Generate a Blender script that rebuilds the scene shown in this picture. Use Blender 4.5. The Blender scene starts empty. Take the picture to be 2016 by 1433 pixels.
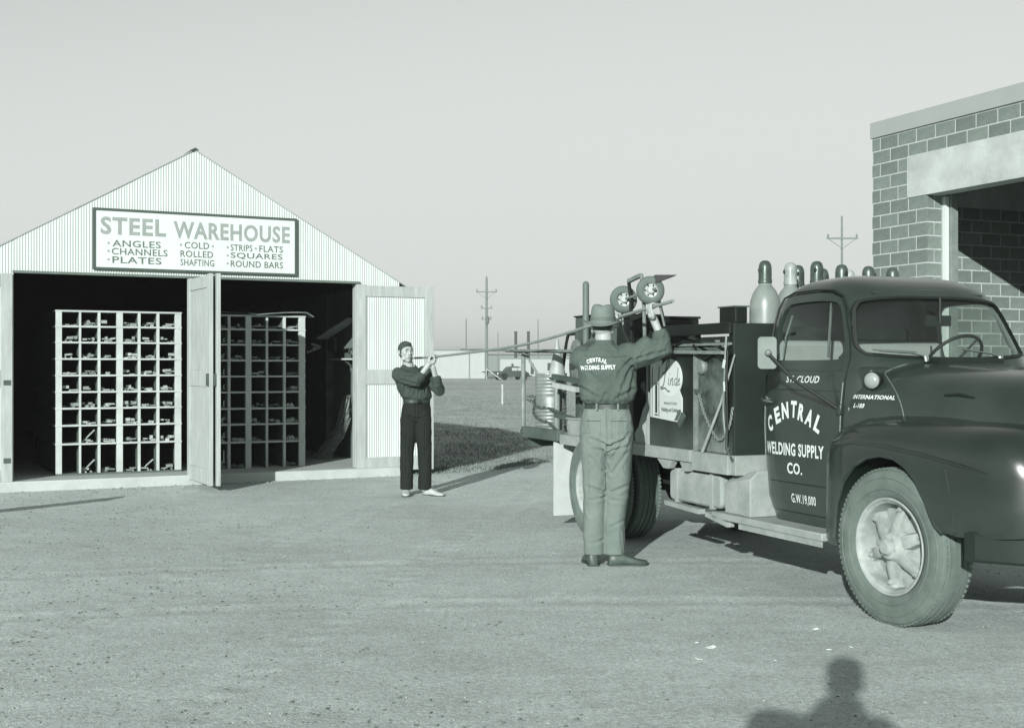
import bpy, bmesh, math, random
from mathutils import Vector, Matrix, noise
from mathutils.bvhtree import BVHTree
import numpy as np
random.seed(7); rng = np.random.default_rng(7)
R = math.radians; PI = math.pi
scene = bpy.context.scene
COL = scene.collection

# ---------------------------------------------------------------- camera, light, exposure
cam_d = bpy.data.cameras.new('camera'); cam = bpy.data.objects.new('camera', cam_d); COL.objects.link(cam)
cam.location = (0, 0, 1.5); cam.rotation_euler = (R(90), 0, 0)
cam_d.sensor_width = 36; cam_d.lens = 36*2450/2016; cam_d.shift_y = 5.5/2016
cam_d.clip_end = 6000; scene.camera = cam
SUN_EL, SUN_AZ = 16.5, 195.5          # elevation, compass angle of the sun (clockwise from +Y)
world = bpy.data.worlds.new('World'); scene.world = world; world.use_nodes = True
wt = world.node_tree; wt.nodes.clear()
w_out = wt.nodes.new('ShaderNodeOutputWorld'); w_bg = wt.nodes.new('ShaderNodeBackground')
sky = wt.nodes.new('ShaderNodeTexSky'); sky.sky_type = 'NISHITA'; sky.sun_disc = False
sky.sun_elevation = R(SUN_EL); sky.sun_rotation = R(SUN_AZ); sky.air_density = 1.0; sky.dust_density = 0.3
w_sep = wt.nodes.new('ShaderNodeSeparateColor')   # blue-sensitive film of the 1950s: the sky's blue and green light make its grey
w_bm = wt.nodes.new('ShaderNodeMath'); w_bm.operation = 'MULTIPLY'; w_bm.inputs[1].default_value = .70
w_bw = wt.nodes.new('ShaderNodeMath'); w_bw.operation = 'MULTIPLY_ADD'; w_bw.inputs[1].default_value = .30; w_mul = wt.nodes.new('ShaderNodeMix'); w_mul.data_type = 'RGBA'; w_mul.blend_type = 'MULTIPLY'
w_mul.inputs[0].default_value = 1.0
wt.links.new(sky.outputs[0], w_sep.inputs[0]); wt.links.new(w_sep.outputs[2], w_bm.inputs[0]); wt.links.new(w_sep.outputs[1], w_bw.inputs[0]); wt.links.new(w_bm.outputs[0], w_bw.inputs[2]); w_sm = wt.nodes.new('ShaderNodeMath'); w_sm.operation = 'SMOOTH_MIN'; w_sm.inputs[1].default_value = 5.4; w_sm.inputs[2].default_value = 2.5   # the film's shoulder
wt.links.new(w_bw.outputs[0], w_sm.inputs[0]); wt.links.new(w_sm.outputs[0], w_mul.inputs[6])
w_mul.inputs[7].default_value = (0.96, 1.0, 0.975, 1)
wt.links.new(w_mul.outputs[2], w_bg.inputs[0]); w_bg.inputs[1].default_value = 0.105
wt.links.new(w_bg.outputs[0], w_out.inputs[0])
sun_d = bpy.data.lights.new('sun', 'SUN'); sun_d.energy = 5.0; sun_d.angle = R(0.5); sun_d.color = (1.0, 0.995, 0.985)
sun = bpy.data.objects.new('sun', sun_d); COL.objects.link(sun)
to_sun = Vector((math.sin(R(SUN_AZ))*math.cos(R(SUN_EL)), math.cos(R(SUN_AZ))*math.cos(R(SUN_EL)), math.sin(R(SUN_EL))))
sun.rotation_euler = (-to_sun).to_track_quat('-Z', 'Y').to_euler(); sun.location = to_sun*50
scene.view_settings.view_transform = 'Standard'; scene.view_settings.look = 'None'
scene.view_settings.exposure = 0.45; scene.view_settings.gamma = 1.0; scene.view_settings.use_curve_mapping = False
scene.cycles.max_bounces = 6; scene.cycles.transparent_max_bounces = 12

# ---------------------------------------------------------------- materials (green toned monochrome print)
def tone(v):
    k = min(1.0, v/0.30)**.5
    return (v*(0.50+0.41*k), v*1.025, v*(0.72+0.25*k), 1)
MATS = {}
def mat(name, v, rough=0.7, var=0.12, scale=6.0, bump=0.0, bscale=40.0, metal=0.0, spec=0.4, dark=None, coat=0.0, stretch=None, dust=None):
    if name in MATS: return MATS[name]
    m = bpy.data.materials.new(name); m.use_nodes = True; t = m.node_tree; L = t.links.new
    p = t.nodes['Principled BSDF']; tc = t.nodes.new('ShaderNodeTexCoord')
    mp = t.nodes.new('ShaderNodeMapping'); L(tc.outputs['Object'], mp.inputs[0])
    if stretch: mp.inputs['Scale'].default_value = stretch
    n = t.nodes.new('ShaderNodeTexNoise'); n.inputs['Scale'].default_value = scale; n.inputs['Detail'].default_value = 6; n.inputs['Roughness'].default_value = .65
    L(mp.outputs[0], n.inputs['Vector'])
    r = t.nodes.new('ShaderNodeValToRGB'); r.color_ramp.elements[0].position = .32; r.color_ramp.elements[1].position = .68
    lo = dark if dark is not None else v*(1-var)
    r.color_ramp.elements[0].color = tone(lo); r.color_ramp.elements[1].color = tone(v*(1+var*.6))
    L(n.outputs['Fac'], r.inputs[0]); out = r.outputs[0]
    if dust:   # (z0, z1, value): road dust rising from the ground, own ragged shape
        sp = t.nodes.new('ShaderNodeSeparateXYZ'); L(tc.outputs['Object'], sp.inputs[0])
        n3 = t.nodes.new('ShaderNodeTexNoise'); n3.inputs['Scale'].default_value = 3.5; n3.inputs['Detail'].default_value = 5; L(tc.outputs['Object'], n3.inputs['Vector'])
        mr = t.nodes.new('ShaderNodeMapRange'); L(sp.outputs[2], mr.inputs[0]); mr.inputs[1].default_value = dust[0]; mr.inputs[2].default_value = dust[1]; mr.inputs[3].default_value = 1; mr.inputs[4].default_value = 0
        ad = t.nodes.new('ShaderNodeMath'); ad.operation = 'MULTIPLY'; L(mr.outputs[0], ad.inputs[0]); L(n3.outputs['Fac'], ad.inputs[1])
        a2 = t.nodes.new('ShaderNodeMath'); a2.operation = 'MULTIPLY'; a2.use_clamp = True; L(ad.outputs[0], a2.inputs[0]); a2.inputs[1].default_value = dust[3] if len(dust) > 3 else 1.3
        mx = t.nodes.new('ShaderNodeMix'); mx.data_type = 'RGBA'; L(a2.outputs[0], mx.inputs[0]); L(out, mx.inputs[6]); mx.inputs[7].default_value = tone(dust[2]); out = mx.outputs[2]
        mr2 = t.nodes.new('ShaderNodeMapRange'); L(a2.outputs[0], mr2.inputs[0]); mr2.inputs[3].default_value = rough; mr2.inputs[4].default_value = .85; L(mr2.outputs[0], p.inputs['Roughness'])
    else: p.inputs['Roughness'].default_value = rough
    L(out, p.inputs['Base Color'])
    p.inputs['Metallic'].default_value = metal; p.inputs['Specular IOR Level'].default_value = spec
    if coat: p.inputs['Coat Weight'].default_value = coat; p.inputs['Coat Roughness'].default_value = .12
    if bump:
        n2 = t.nodes.new('ShaderNodeTexNoise'); n2.inputs['Scale'].default_value = bscale; n2.inputs['Detail'].default_value = 5
        L(mp.outputs[0], n2.inputs['Vector'])
        b = t.nodes.new('ShaderNodeBump'); b.inputs['Strength'].default_value = bump; b.inputs['Distance'].default_value = .02
        L(n2.outputs['Fac'], b.inputs['Height']); L(b.outputs[0], p.inputs['Normal'])
    MATS[name] = m; return m

def glass_mat(name='window glass', tint=.75):
    m = bpy.data.materials.new(name); m.use_nodes = True; t = m.node_tree; t.nodes.clear(); L = t.links.new
    o = t.nodes.new('ShaderNodeOutputMaterial'); tr = t.nodes.new('ShaderNodeBsdfTransparent'); tr.inputs[0].default_value = (.88, .90, .885, 1)
    g = t.nodes.new('ShaderNodeBsdfGlossy'); g.inputs['Roughness'].default_value = .03; g.inputs[0].default_value = tone(.9)
    d = t.nodes.new('ShaderNodeBsdfDiffuse'); d.inputs[0].default_value = tone(.35)
    lw = t.nodes.new('ShaderNodeLayerWeight'); lw.inputs[0].default_value = .5
    pw = t.nodes.new('ShaderNodeMath'); pw.operation = 'POWER'; L(lw.outputs['Facing'], pw.inputs[0]); pw.inputs[1].default_value = 4.5
    fr = t.nodes.new('ShaderNodeMath'); fr.operation = 'MULTIPLY_ADD'; L(pw.outputs[0], fr.inputs[0]); fr.inputs[1].default_value = .85; fr.inputs[2].default_value = .04
    mx = t.nodes.new('ShaderNodeMixShader'); L(fr.outputs[0], mx.inputs[0]); L(tr.outputs[0], mx.inputs[1]); L(g.outputs[0], mx.inputs[2])
    m2 = t.nodes.new('ShaderNodeMixShader'); m2.inputs[0].default_value = .012; L(mx.outputs[0], m2.inputs[1]); L(d.outputs[0], m2.inputs[2])
    L(m2.outputs[0], o.inputs[0]); return m

def ground_mat(name, v, kind):
    m = bpy.data.materials.new(name); m.use_nodes = True; t = m.node_tree; L = t.links.new; p = t.nodes['Principled BSDF']
    tc = t.nodes.new('ShaderNodeTexCoord')
    def nz(s, d=6, r=.6, st=None):
        n = t.nodes.new('ShaderNodeTexNoise'); n.inputs['Scale'].default_value = s; n.inputs['Detail'].default_value = d; n.inputs['Roughness'].default_value = r
        if st:
            mp = t.nodes.new('ShaderNodeMapping'); mp.inputs['Scale'].default_value = st; L(tc.outputs['Object'], mp.inputs[0]); L(mp.outputs[0], n.inputs['Vector'])
        else: L(tc.outputs['Object'], n.inputs['Vector'])
        return n
    def ramp(n, a, b, c0, c1):
        r = t.nodes.new('ShaderNodeValToRGB'); r.color_ramp.elements[0].position = a; r.color_ramp.elements[1].position = b
        r.color_ramp.elements[0].color = c0; r.color_ramp.elements[1].color = c1; L(n.outputs['Fac'], r.inputs[0]); return r
    def mul(a, b):
        x = t.nodes.new('ShaderNodeMix'); x.data_type = 'RGBA'; x.blend_type = 'MULTIPLY'; x.inputs[0].default_value = 1; L(a, x.inputs[6]); L(b, x.inputs[7]); return x.outputs[2]
    g = lambda k: (k, k, k, 1)
    if kind == 'gravel':
        G = lambda q: (q*.885, q*1.02, q*.97, 1)
        c = ramp(nz(.45, 7, .6), .35, .65, G(v*.86), G(v*1.06)).outputs[0]
        c = mul(c, ramp(nz(2.6, 7, .75, (1, 1.2, 1)), .36, .62, g(.90), g(1.05)).outputs[0])
        c = mul(c, ramp(nz(34, 8, .85), .33, .58, g(.60), g(1.12)).outputs[0])
        c = mul(c, ramp(nz(150, 4, .85), .35, .60, g(.55), g(1.25)).outputs[0])
        bs, bd = 60, .014
    else:
        c = ramp(nz(.05, 8, .7), .35, .65, tone(v*.8), tone(v*1.12)).outputs[0]
        c = mul(c, ramp(nz(1.3, 7, .75, (1, .5, 1)), .35, .65, g(.72), g(1.15)).outputs[0])
        c = mul(c, ramp(nz(14, 6, .8, (1, .6, 1)), .33, .62, g(.55), g(1.2)).outputs[0])
        bs, bd = 18, .08
    L(c, p.inputs['Base Color']); p.inputs['Roughness'].default_value = .95; p.inputs['Specular IOR Level'].default_value = .1
    b = t.nodes.new('ShaderNodeBump'); b.inputs['Strength'].default_value = .6; b.inputs['Distance'].default_value = bd
    n = nz(bs, 6, .7); L(n.outputs['Fac'], b.inputs['Height']); L(b.outputs[0], p.inputs['Normal'])
    return m

# ---------------------------------------------------------------- mesh helpers
class MB:
    def __init__(s): s.v = []; s.f = []
    def add(s, vs, fs):
        o = len(s.v); s.v += [tuple(v) for v in vs]; s.f += [tuple(i+o for i in f) for f in fs]; return s
    def box(s, c, d, M=None, taper=None):
        x, y, z = d[0]/2, d[1]/2, d[2]/2
        vs = [Vector((sx*x, sy*y, sz*z)) for sz in (-1, 1) for sy in (-1, 1) for sx in (-1, 1)]
        if taper:
            for i in range(4, 8): vs[i].x *= taper; vs[i].y *= taper
        if M is not None: vs = [M @ v for v in vs]
        vs = [v+Vector(c) for v in vs]
        return s.add(vs, [(0, 2, 3, 1), (4, 5, 7, 6), (0, 1, 5, 4), (2, 6, 7, 3), (0, 4, 6, 2), (1, 3, 7, 5)])
    def bb(s, x0, x1, y0, y1, z0, z1): return s.box(((x0+x1)/2, (y0+y1)/2, (z0+z1)/2), (abs(x1-x0), abs(y1-y0), abs(z1-z0)))
    def beam(s, a, b, w, h, up=(0, 0, 1)):
        a = Vector(a); b = Vector(b); d = b-a; l = d.length; d.normalize(); u = Vector(up)
        if abs(d.dot(u)) > .98: u = Vector((1, 0, 0))
        sd = d.cross(u).normalized(); u = sd.cross(d)
        M = Matrix((d, sd, u)).transposed()
        return s.box((a+b)/2, (l, w, h), M)
    def rings(s, rs, cap=True, closed=True):
        n = len(rs[0]); o = len(s.v)
        for r in rs: s.v += [tuple(p) for p in r]
        for i in range(len(rs)-1):
            for j in range(n if closed else n-1):
                k = (j+1) % n
                s.f.append((o+i*n+j, o+i*n+k, o+(i+1)*n+k, o+(i+1)*n+j))
        if cap and closed:
            s.f.append(tuple(o+j for j in reversed(range(n)))); s.f.append(tuple(o+(len(rs)-1)*n+j for j in range(n)))
        return s
    def tube(s, pts, r, seg=12, cap=True, round_=False):
        pts = [Vector(p) for p in pts]; n = len(pts)
        rr = r if isinstance(r, (list, tuple)) else [r]*n
        rs = []; prev = None
        if round_:
            def ext(p, d, rad):
                return [(p+d*rad*math.sin(a), rad*max(.05, math.cos(a))) for a in (R(88), R(65), R(35))]
            d0 = (pts[0]-pts[1]).normalized(); d1 = (pts[-1]-pts[-2]).normalized()
            e0 = ext(pts[0], d0, rr[0]); e1 = ext(pts[-1], d1, rr[-1])[::-1]
            pts = [e[0] for e in e0]+pts+[e[0] for e in e1]; rr = [e[1] for e in e0]+list(rr)+[e[1] for e in e1]; n = len(pts)
        for i, p in enumerate(pts):
            d = (pts[min(i+1, n-1)]-pts[max(i-1, 0)]).normalized()
            if prev is None: u = d.orthogonal().normalized()
            else:
                u = prev-d*prev.dot(d)
                u = u.normalized() if u.length > 1e-5 else d.orthogonal().normalized()
            prev = u; w = d.cross(u)
            rs.append([p+(u*math.cos(2*PI*k/seg)+w*math.sin(2*PI*k/seg))*rr[i] for k in range(seg)])
        return s.rings(rs, cap)
    def lathe(s, prof, seg=32, M=None, cap=True):   # prof: (r, h) along local z
        rs = [[Vector((max(r, 1e-4)*math.cos(2*PI*k/seg), max(r, 1e-4)*math.sin(2*PI*k/seg), h)) for k in range(seg)] for r, h in prof]
        if M is not None: rs = [[M @ v for v in q] for q in rs]
        return s.rings(rs, cap)
    def prism(s, poly, h0, h1, M=None):   # poly (x,y) extruded along z
        n = len(poly)
        a = [Vector((x, y, h0)) for x, y in poly]; b = [Vector((x, y, h1)) for x, y in poly]
        if M is not None: a = [M @ v for v in a]; b = [M @ v for v in b]
        return s.add(a+b, [tuple(reversed(range(n))), tuple(range(n, 2*n))]+[(i, (i+1) % n, n+(i+1) % n, n+i) for i in range(n)])
    def ell(s, c, r, seg=16, M=None, n2=10):
        prof = [(math.sin(PI*i/n2), -math.cos(PI*i/n2)) for i in range(n2+1)]
        rs = [[Vector((max(q, 1e-3)*math.cos(2*PI*k/seg)*r[0], max(q, 1e-3)*math.sin(2*PI*k/seg)*r[1], h*r[2])) for k in range(seg)] for q, h in prof]
        if M is not None: rs = [[M @ v for v in q] for q in rs]
        rs = [[v+Vector(c) for v in q] for q in rs]
        return s.rings(rs, True)
    def mesh(s, name, smooth=True, ang=35):
        me = bpy.data.meshes.new(name); me.from_pydata(s.v, [], s.f); me.update()
        bm = bmesh.new(); bm.from_mesh(me); bmesh.ops.recalc_face_normals(bm, faces=bm.faces); bm.to_mesh(me); bm.free()
        if smooth:
            me.polygons.foreach_set('use_smooth', [True]*len(me.polygons)); me.set_sharp_from_angle(angle=R(ang))
        return me
    def build(s, name, m, parent=None, smooth=True, ang=35, bevel=0, M=None):
        return put(name, s.mesh(name, smooth, ang), m, parent, bevel, M)
def put(name, me, m, parent=None, bevel=0, M=None):
    o = bpy.data.objects.new(name, me); COL.objects.link(o)
    if m is not None and not me.materials: me.materials.append(m)
    if parent is not None: o.parent = parent
    if M is not None: o.matrix_local = M
    if bevel:
        b = o.modifiers.new('bevel', 'BEVEL'); b.width = bevel; b.segments = 2; b.limit_method = 'ANGLE'; b.angle_limit = R(40)
    return o
def tag(o, label, cat, group=None):
    o['label'] = label; o['category'] = cat
    if group: o['group'] = group
    return o
def thing(name, label, cat, loc=(0, 0, 0), rz=0, group=None):
    o = bpy.data.objects.new(name, None); COL.objects.link(o); o.location = loc; o.rotation_euler = (0, 0, rz); o.empty_display_size = .2
    return tag(o, label, cat, group)
def struct(o, kind='structure'): o['kind'] = kind; return o
def eval_mesh(o):
    dg = bpy.context.evaluated_depsgraph_get(); dg.update(); return bpy.data.meshes.new_from_object(o.evaluated_get(dg))
def drop(o): bpy.data.objects.remove(o, do_unlink=True)
def boolean(me, ops, solver='EXACT'):
    o = bpy.data.objects.new('work', me); COL.objects.link(o); tmp = []
    for mb, op in ops:
        c = bpy.data.objects.new('cut', mb.mesh('cut', False) if isinstance(mb, MB) else mb); COL.objects.link(c); tmp.append(c)
        b = o.modifiers.new('b', 'BOOLEAN'); b.object = c; b.operation = op; b.solver = solver
    r = eval_mesh(o); drop(o)
    for c in tmp: drop(c)
    r.polygons.foreach_set('use_smooth', [True]*len(r.polygons)); r.set_sharp_from_angle(angle=R(32))
    return r
def remesh(mb, vox, smooth=6, dec=None):
    o = bpy.data.objects.new('work', mb.mesh('w')); COL.objects.link(o)
    m = o.modifiers.new('r', 'REMESH'); m.mode = 'VOXEL'; m.voxel_size = vox
    if smooth: q = o.modifiers.new('s', 'SMOOTH'); q.factor = .5; q.iterations = smooth
    if dec: d = o.modifiers.new('d', 'DECIMATE'); d.ratio = dec
    r = eval_mesh(o); drop(o); r.polygons.foreach_set('use_smooth', [True]*len(r.polygons)); return r
def wrinkle(me, amp, sc, stretch=(1, 1, 1), seed=0, weight=None):
    me.update(); co = [v.co.copy() for v in me.vertices]; no = [v.normal.copy() for v in me.vertices]
    for i, v in enumerate(me.vertices):
        p = Vector((co[i].x*sc*stretch[0]+seed, co[i].y*sc*stretch[1], co[i].z*sc*stretch[2]))
        q = p+Vector((noise.noise(p*.7), noise.noise(p*.7+Vector((5, 1, 2))), 0))*.9
        a = abs(noise.noise(q)); f = (1-min(1, a*3.2))**2*1.2+noise.noise(q*2.3)*.5
        w = weight(co[i]) if weight else 1
        v.co = co[i]+no[i]*amp*f*w
    me.update(); return me
def creases(me, segs, side=-1):
    me.update(); no = [v.normal.copy() for v in me.vertices]
    for i, v in enumerate(me.vertices):
        if no[i].y*side < .05: continue
        p = Vector((v.co.x, v.co.z)); d = 0
        for (x0, z0, x1, z1, w, dep) in segs:
            a = Vector((x0, z0)); b = Vector((x1, z1)); ab = b-a; t = max(0, min(1, (p-a).dot(ab)/ab.length_squared)); q = (p-(a+ab*t)).length
            if q < w*4: d += dep*(math.exp(-(q/w)**2)-.55*math.exp(-((q-w*1.7)/w)**2))*(1-.6*t)
        v.co -= no[i]*d
    me.update(); return me
def text_mesh(s, bold=0.0, shear=0.0, res=3):
    c = bpy.data.curves.new('t', 'FONT'); c.body = s; c.size = 1; c.offset = bold; c.shear = shear; c.resolution_u = res; c.extrude = 0; c.space_character = 1.05+bold*2
    o = bpy.data.objects.new('t', c); COL.objects.link(o); me = eval_mesh(o); drop(o)
    return me
def fit_text(s, x0, x1, y0, y1, bold=.02, shear=0, sub=0, rot=0):
    """flat text filling the given rectangle (x right, y up); returns (verts, faces)"""
    me = text_mesh(s, bold, shear); bm = bmesh.new(); bm.from_mesh(me); bmesh.ops.triangulate(bm, faces=bm.faces)
    for _ in range(sub): bmesh.ops.subdivide_edges(bm, edges=[e for e in bm.edges if e.calc_length() > .12], cuts=1); bmesh.ops.triangulate(bm, faces=bm.faces)
    vs = [v.co.copy() for v in bm.verts]; bm.verts.index_update(); fs = [tuple(v.index for v in f.verts) for f in bm.faces]; bm.free()
    ax = min(v.x for v in vs); bx = max(v.x for v in vs); ay = min(v.y for v in vs); by = max(v.y for v in vs)
    out = []
    cx_, cy_ = (x0+x1)/2, (y0+y1)/2
    for v in vs:
        X = (v.x-ax)/(bx-ax)-.5; Y = (v.y-ay)/(by-ay)-.5; X *= (x1-x0); Y *= (y1-y0)
        out.append((cx_+X*math.cos(rot)-Y*math.sin(rot), cy_+X*math.sin(rot)+Y*math.cos(rot)))
    return out, fs

# ---------------------------------------------------------------- shared materials
m_gravel = ground_mat('gravel', .54, 'gravel'); m_field = ground_mat('dry grass ground', .46, 'grass')
m_conc = mat('pale concrete', .42, .9, .12, 4, .3, 60); m_galv = mat('galvanised sheet', .50, .85, .07, 3, 0, 40, spec=.05, stretch=(1, 1, .25))
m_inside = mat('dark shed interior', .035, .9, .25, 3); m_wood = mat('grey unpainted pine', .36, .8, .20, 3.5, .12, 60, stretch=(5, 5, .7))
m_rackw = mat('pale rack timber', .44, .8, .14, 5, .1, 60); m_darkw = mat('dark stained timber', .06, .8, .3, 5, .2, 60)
m_white = mat('white sign paint', .56, .6, .04, 3); m_signfr = mat('dark green sign frame', .07, .6, .1)
m_grey1 = mat('grey sign lettering', .26, .7, .12, 8); m_grey2 = mat('dark grey sign lettering', .13, .7, .2, 12)
m_steel = mat('dull steel', .22, .5, .3, 9, .1, 60, metal=.2); m_rust = mat('rusty dark steel', .08, .7, .4, 9, .2, 60)
m_paint = mat('dark truck enamel', .030, .30, .30, 2.5, .08, 2.2, spec=.5, coat=.7, dust=(.35, .9, .09, .5))
m_fpaint = mat('dusty fender enamel', .020, .28, .30, 2.5, .12, 2.5, spec=.5, coat=.6, dust=(.35, .9, .12, .6))
m_black = mat('black paint', .010, .5, .6, 4, .15, 12, dust=(.80, 1.15, .14, 1.0)); m_rubber = mat('rubber seal', .012, .6, .2)
m_chassis = mat('dark greasy chassis', .018, .8, .4, 6, .2); m_tyre = mat('dusty tyre rubber', .135, .92, .22, 7, .15, 40)
m_rim = mat('dusty grey wheel paint', .31, .75, .3, 9, .15, 40); m_dusty = mat('dust covered steel', .27, .9, .22, 5, .2, 40)
m_deck = mat('dusty deck boards', .30, .9, .3, 6, .2, 50, stretch=(1, 4, 1)); m_chrome = mat('chromed metal', .6, .18, .1, 4, metal=1.0)
m_letter = mat('white lettering paint', .62, .6, .05); m_glass = glass_mat(); m_seat = mat('pale seat cloth', .34, .8, .1)
m_cyl = mat('light grey cylinder paint', .21, .35, .16, 6, spec=.5); m_cap = mat('dark cylinder cap', .10, .35, .4, 10, metal=.4); m_cap2 = mat('pale cylinder cap', .30, .4, .3, 10)
m_skin = mat('light skin', .34, .55, .08, 14, spec=.35); m_hair = mat('brown hair', .055, .6, .4, 60, .5, 120)  # skin is one even light tone
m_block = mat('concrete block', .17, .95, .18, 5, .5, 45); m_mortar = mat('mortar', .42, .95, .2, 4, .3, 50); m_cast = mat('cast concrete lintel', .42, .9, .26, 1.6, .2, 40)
_t = m_block.node_tree; _p = _t.nodes['Principled BSDF']; _src = _p.inputs['Base Color'].links[0].from_socket
_oi = _t.nodes.new('ShaderNodeObjectInfo'); _mr = _t.nodes.new('ShaderNodeMapRange'); _mr.inputs[3].default_value = .84; _mr.inputs[4].default_value = 1.16; _t.links.new(_oi.outputs['Random'], _mr.inputs[0])
_mx = _t.nodes.new('ShaderNodeMix'); _mx.data_type = 'RGBA'; _mx.blend_type = 'MULTIPLY'; _mx.inputs[0].default_value = 1; _t.links.new(_src, _mx.inputs[6]); _t.links.new(_mr.outputs[0], _mx.inputs[7]); _t.links.new(_mx.outputs[2], _p.inputs['Base Color'])
m_coping = mat('grey metal coping', .30, .6, .05, 1)

# ---------------------------------------------------------------- ground
def patch(name, pts, z, m, sub=None):
    me = bpy.data.meshes.new(name); me.from_pydata([(x, y, z) for x, y in pts], [], [tuple(range(len(pts)))]); me.update()
    return put(name, me, m)
struct(patch('field', [(-1400, -200), (1400, -200), (1400, 1500), (-1400, 1500)], -.004, m_field))
edge = [(-40, 24), (-9, 21.5), (-3.5, 18.6), (-1.3, 17.6), (-.3, 18.3), (.3, 19.4), (.75, 20.4), (1.6, 21.6), (3.2, 22.6), (5.4, 23.0), (14, 27), (40, 30)]
pts = []
for (a, b) in zip(edge[:-1], edge[1:]):
    n_ = max(2, int(math.hypot(b[0]-a[0], b[1]-a[1])/.12)) if abs(a[0]) < 12 else 4
    for i in range(n_):
        t_ = i/n_; x = a[0]+(b[0]-a[0])*t_; y = a[1]+(b[1]-a[1])*t_
        pts.append((x, y+.35*noise.noise(Vector((x*2.1, y*2, 0)))+.16*noise.noise(Vector((x*9, y*9, 3)))))
pts += [(40, 30), (40, -20), (-40, -20)]
struct(patch('yard', pts, 0.0, m_gravel))
def yard_edge(x):
    for (a, b) in zip(edge[:-1], edge[1:]):
        if a[0] <= x <= b[0]: return a[1]+(b[1]-a[1])*(x-a[0])/(b[0]-a[0])
    return 20
# the part of the yard in view carries real relief: humps, scuffs and wheel ruts
nx, ny = 380, 420; X_ = np.linspace(-8.5, 10.5, nx); T_ = (np.linspace(0, 1, ny))**1.35; V_ = []; F_ = []
ruts = [((-3.2, 3.5), (-2.6, 8), (-1.2, 13.5), (-.8, 17)), ((-1.6, 3.5), (-1.1, 8), (.2, 13.5), (.6, 17)), ((-6, 6.2), (-2, 8.3), (3, 8.6), (8, 6.5)), ((-6, 7.8), (-2, 9.9), (2.6, 10.2), (8, 8.4))]
RP = []
for r_ in ruts:
    P = [Vector((a, b, 0)) for a, b in r_]
    for i in range(61):
        t = i/60; RP.append(((1-t)**3*P[0]+3*t*(1-t)**2*P[1]+3*t*t*(1-t)*P[2]+t**3*P[3]).to_tuple()[:2])
RP = np.array(RP)
for j in range(ny):
    for i in range(nx):
        x = X_[i]; ye = yard_edge(x)-.35; y = 3.1+(ye-3.1)*T_[j]
        V_.append((x, y))
XY = np.array(V_); D = np.full(len(XY), 9.0)
for k in range(0, len(RP)): D = np.minimum(D, np.hypot(XY[:, 0]-RP[k, 0], XY[:, 1]-RP[k, 1]))
fade = np.minimum(1, np.minimum((XY[:, 1]-3.1)/.6, 1)); VV = []
for k, (x, y) in enumerate(V_):
    h = .005*noise.noise(Vector((x*.9, y*.9, 0)))+.003*noise.noise(Vector((x*4.1, y*4.2, 5)))+.0028*noise.noise(Vector((x*11, y*8, 9)))
    h -= .005*math.exp(-(D[k]/.11)**2)-.004*math.exp(-((D[k]-.17)/.05)**2)
    VV.append((x, y, .006+h*fade[k]*(1 if k < (ny-12)*nx else (ny*nx-k)/(12*nx))))
F_ = [(j*nx+i, j*nx+i+1, (j+1)*nx+i+1, (j+1)*nx+i) for j in range(ny-1) for i in range(nx-1)]
me = bpy.data.meshes.new('gravel_yard'); me.from_pydata(VV, [], F_); me.update(); me.polygons.foreach_set('use_smooth', [True]*len(me.polygons))
struct(put('gravel_yard', me, m_gravel))

MXZ = Matrix(((1, 0, 0, 0), (0, 0, 1, 0), (0, 1, 0, 0), (0, 0, 0, 1)))
# ---------------------------------------------------------------- warehouse (local x along the front, y inwards)
WR = math.atan2(.453, .8915); SA, HW = 2.024, 2.80; ZA, ZE = 4.275, 2.675; LEN = 12.0
shed = thing('steel_warehouse', 'corrugated metal shed with gabled front and two wide open doorways', 'warehouse', (-5.865, 15.0, 0), WR)
roofz = lambda s: ZA-(ZA-ZE)/HW*abs(s-SA)
S0, S1 = SA-HW, SA+HW; OL, OR_ = -.147, 4.195; OZ = 2.66
MB().bb(S0-.12, S1+.06, -.13, LEN, -.3, .13).build('concrete_slab', m_conc, shed, bevel=.012)
PITCH = .032
def corrugated(x0, x1, zb, zt, y=0, amp=.0036, flip=1):
    n_ = max(2, int((x1-x0)/PITCH*8)); mb = MB(); vs = []; fs = []
    for i in range(n_+1):
        x = x0+(x1-x0)*i/n_; yy = y+amp*math.sin(2*PI*x/PITCH)
        vs += [(x, yy, zb(x) if callable(zb) else zb), (x, yy, zt(x) if callable(zt) else zt)]
    for i in range(n_): fs.append((2*i, 2*i+2, 2*i+3, 2*i+1))
    mb.v = vs; mb.f = fs; return mb
def sheet_obj(mb, m, parent, name='corrugated_sheet', M=None):
    me = bpy.data.meshes.new(name); me.from_pydata(mb.v, [], mb.f); me.update()
    o = put(name, me, m, parent, M=M); s_ = o.modifiers.new('solid', 'SOLIDIFY'); s_.thickness = .0012; return o
x = S0; k = 0
while x < S1-.01:
    x1 = min(x+.68, S1)
    cuts = sorted({x, x1, *[c for c in (OL, OR_, SA) if x < c < x1]})
    if SA in cuts and (x < SA < x1): cuts.remove(SA)
    for a, b in zip(cuts[:-1], cuts[1:]):
        zb = OZ-.02 if (OL-.001 <= a and b <= OR_+.001) else .10
        def zt(s): return roofz(s)-.01
        sheet_obj(corrugated(a, b+.012 if b < S1 else b, zb, zt, -.012-.002*(k % 2)), m_galv, shed)
    x = x1; k += 1
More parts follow.
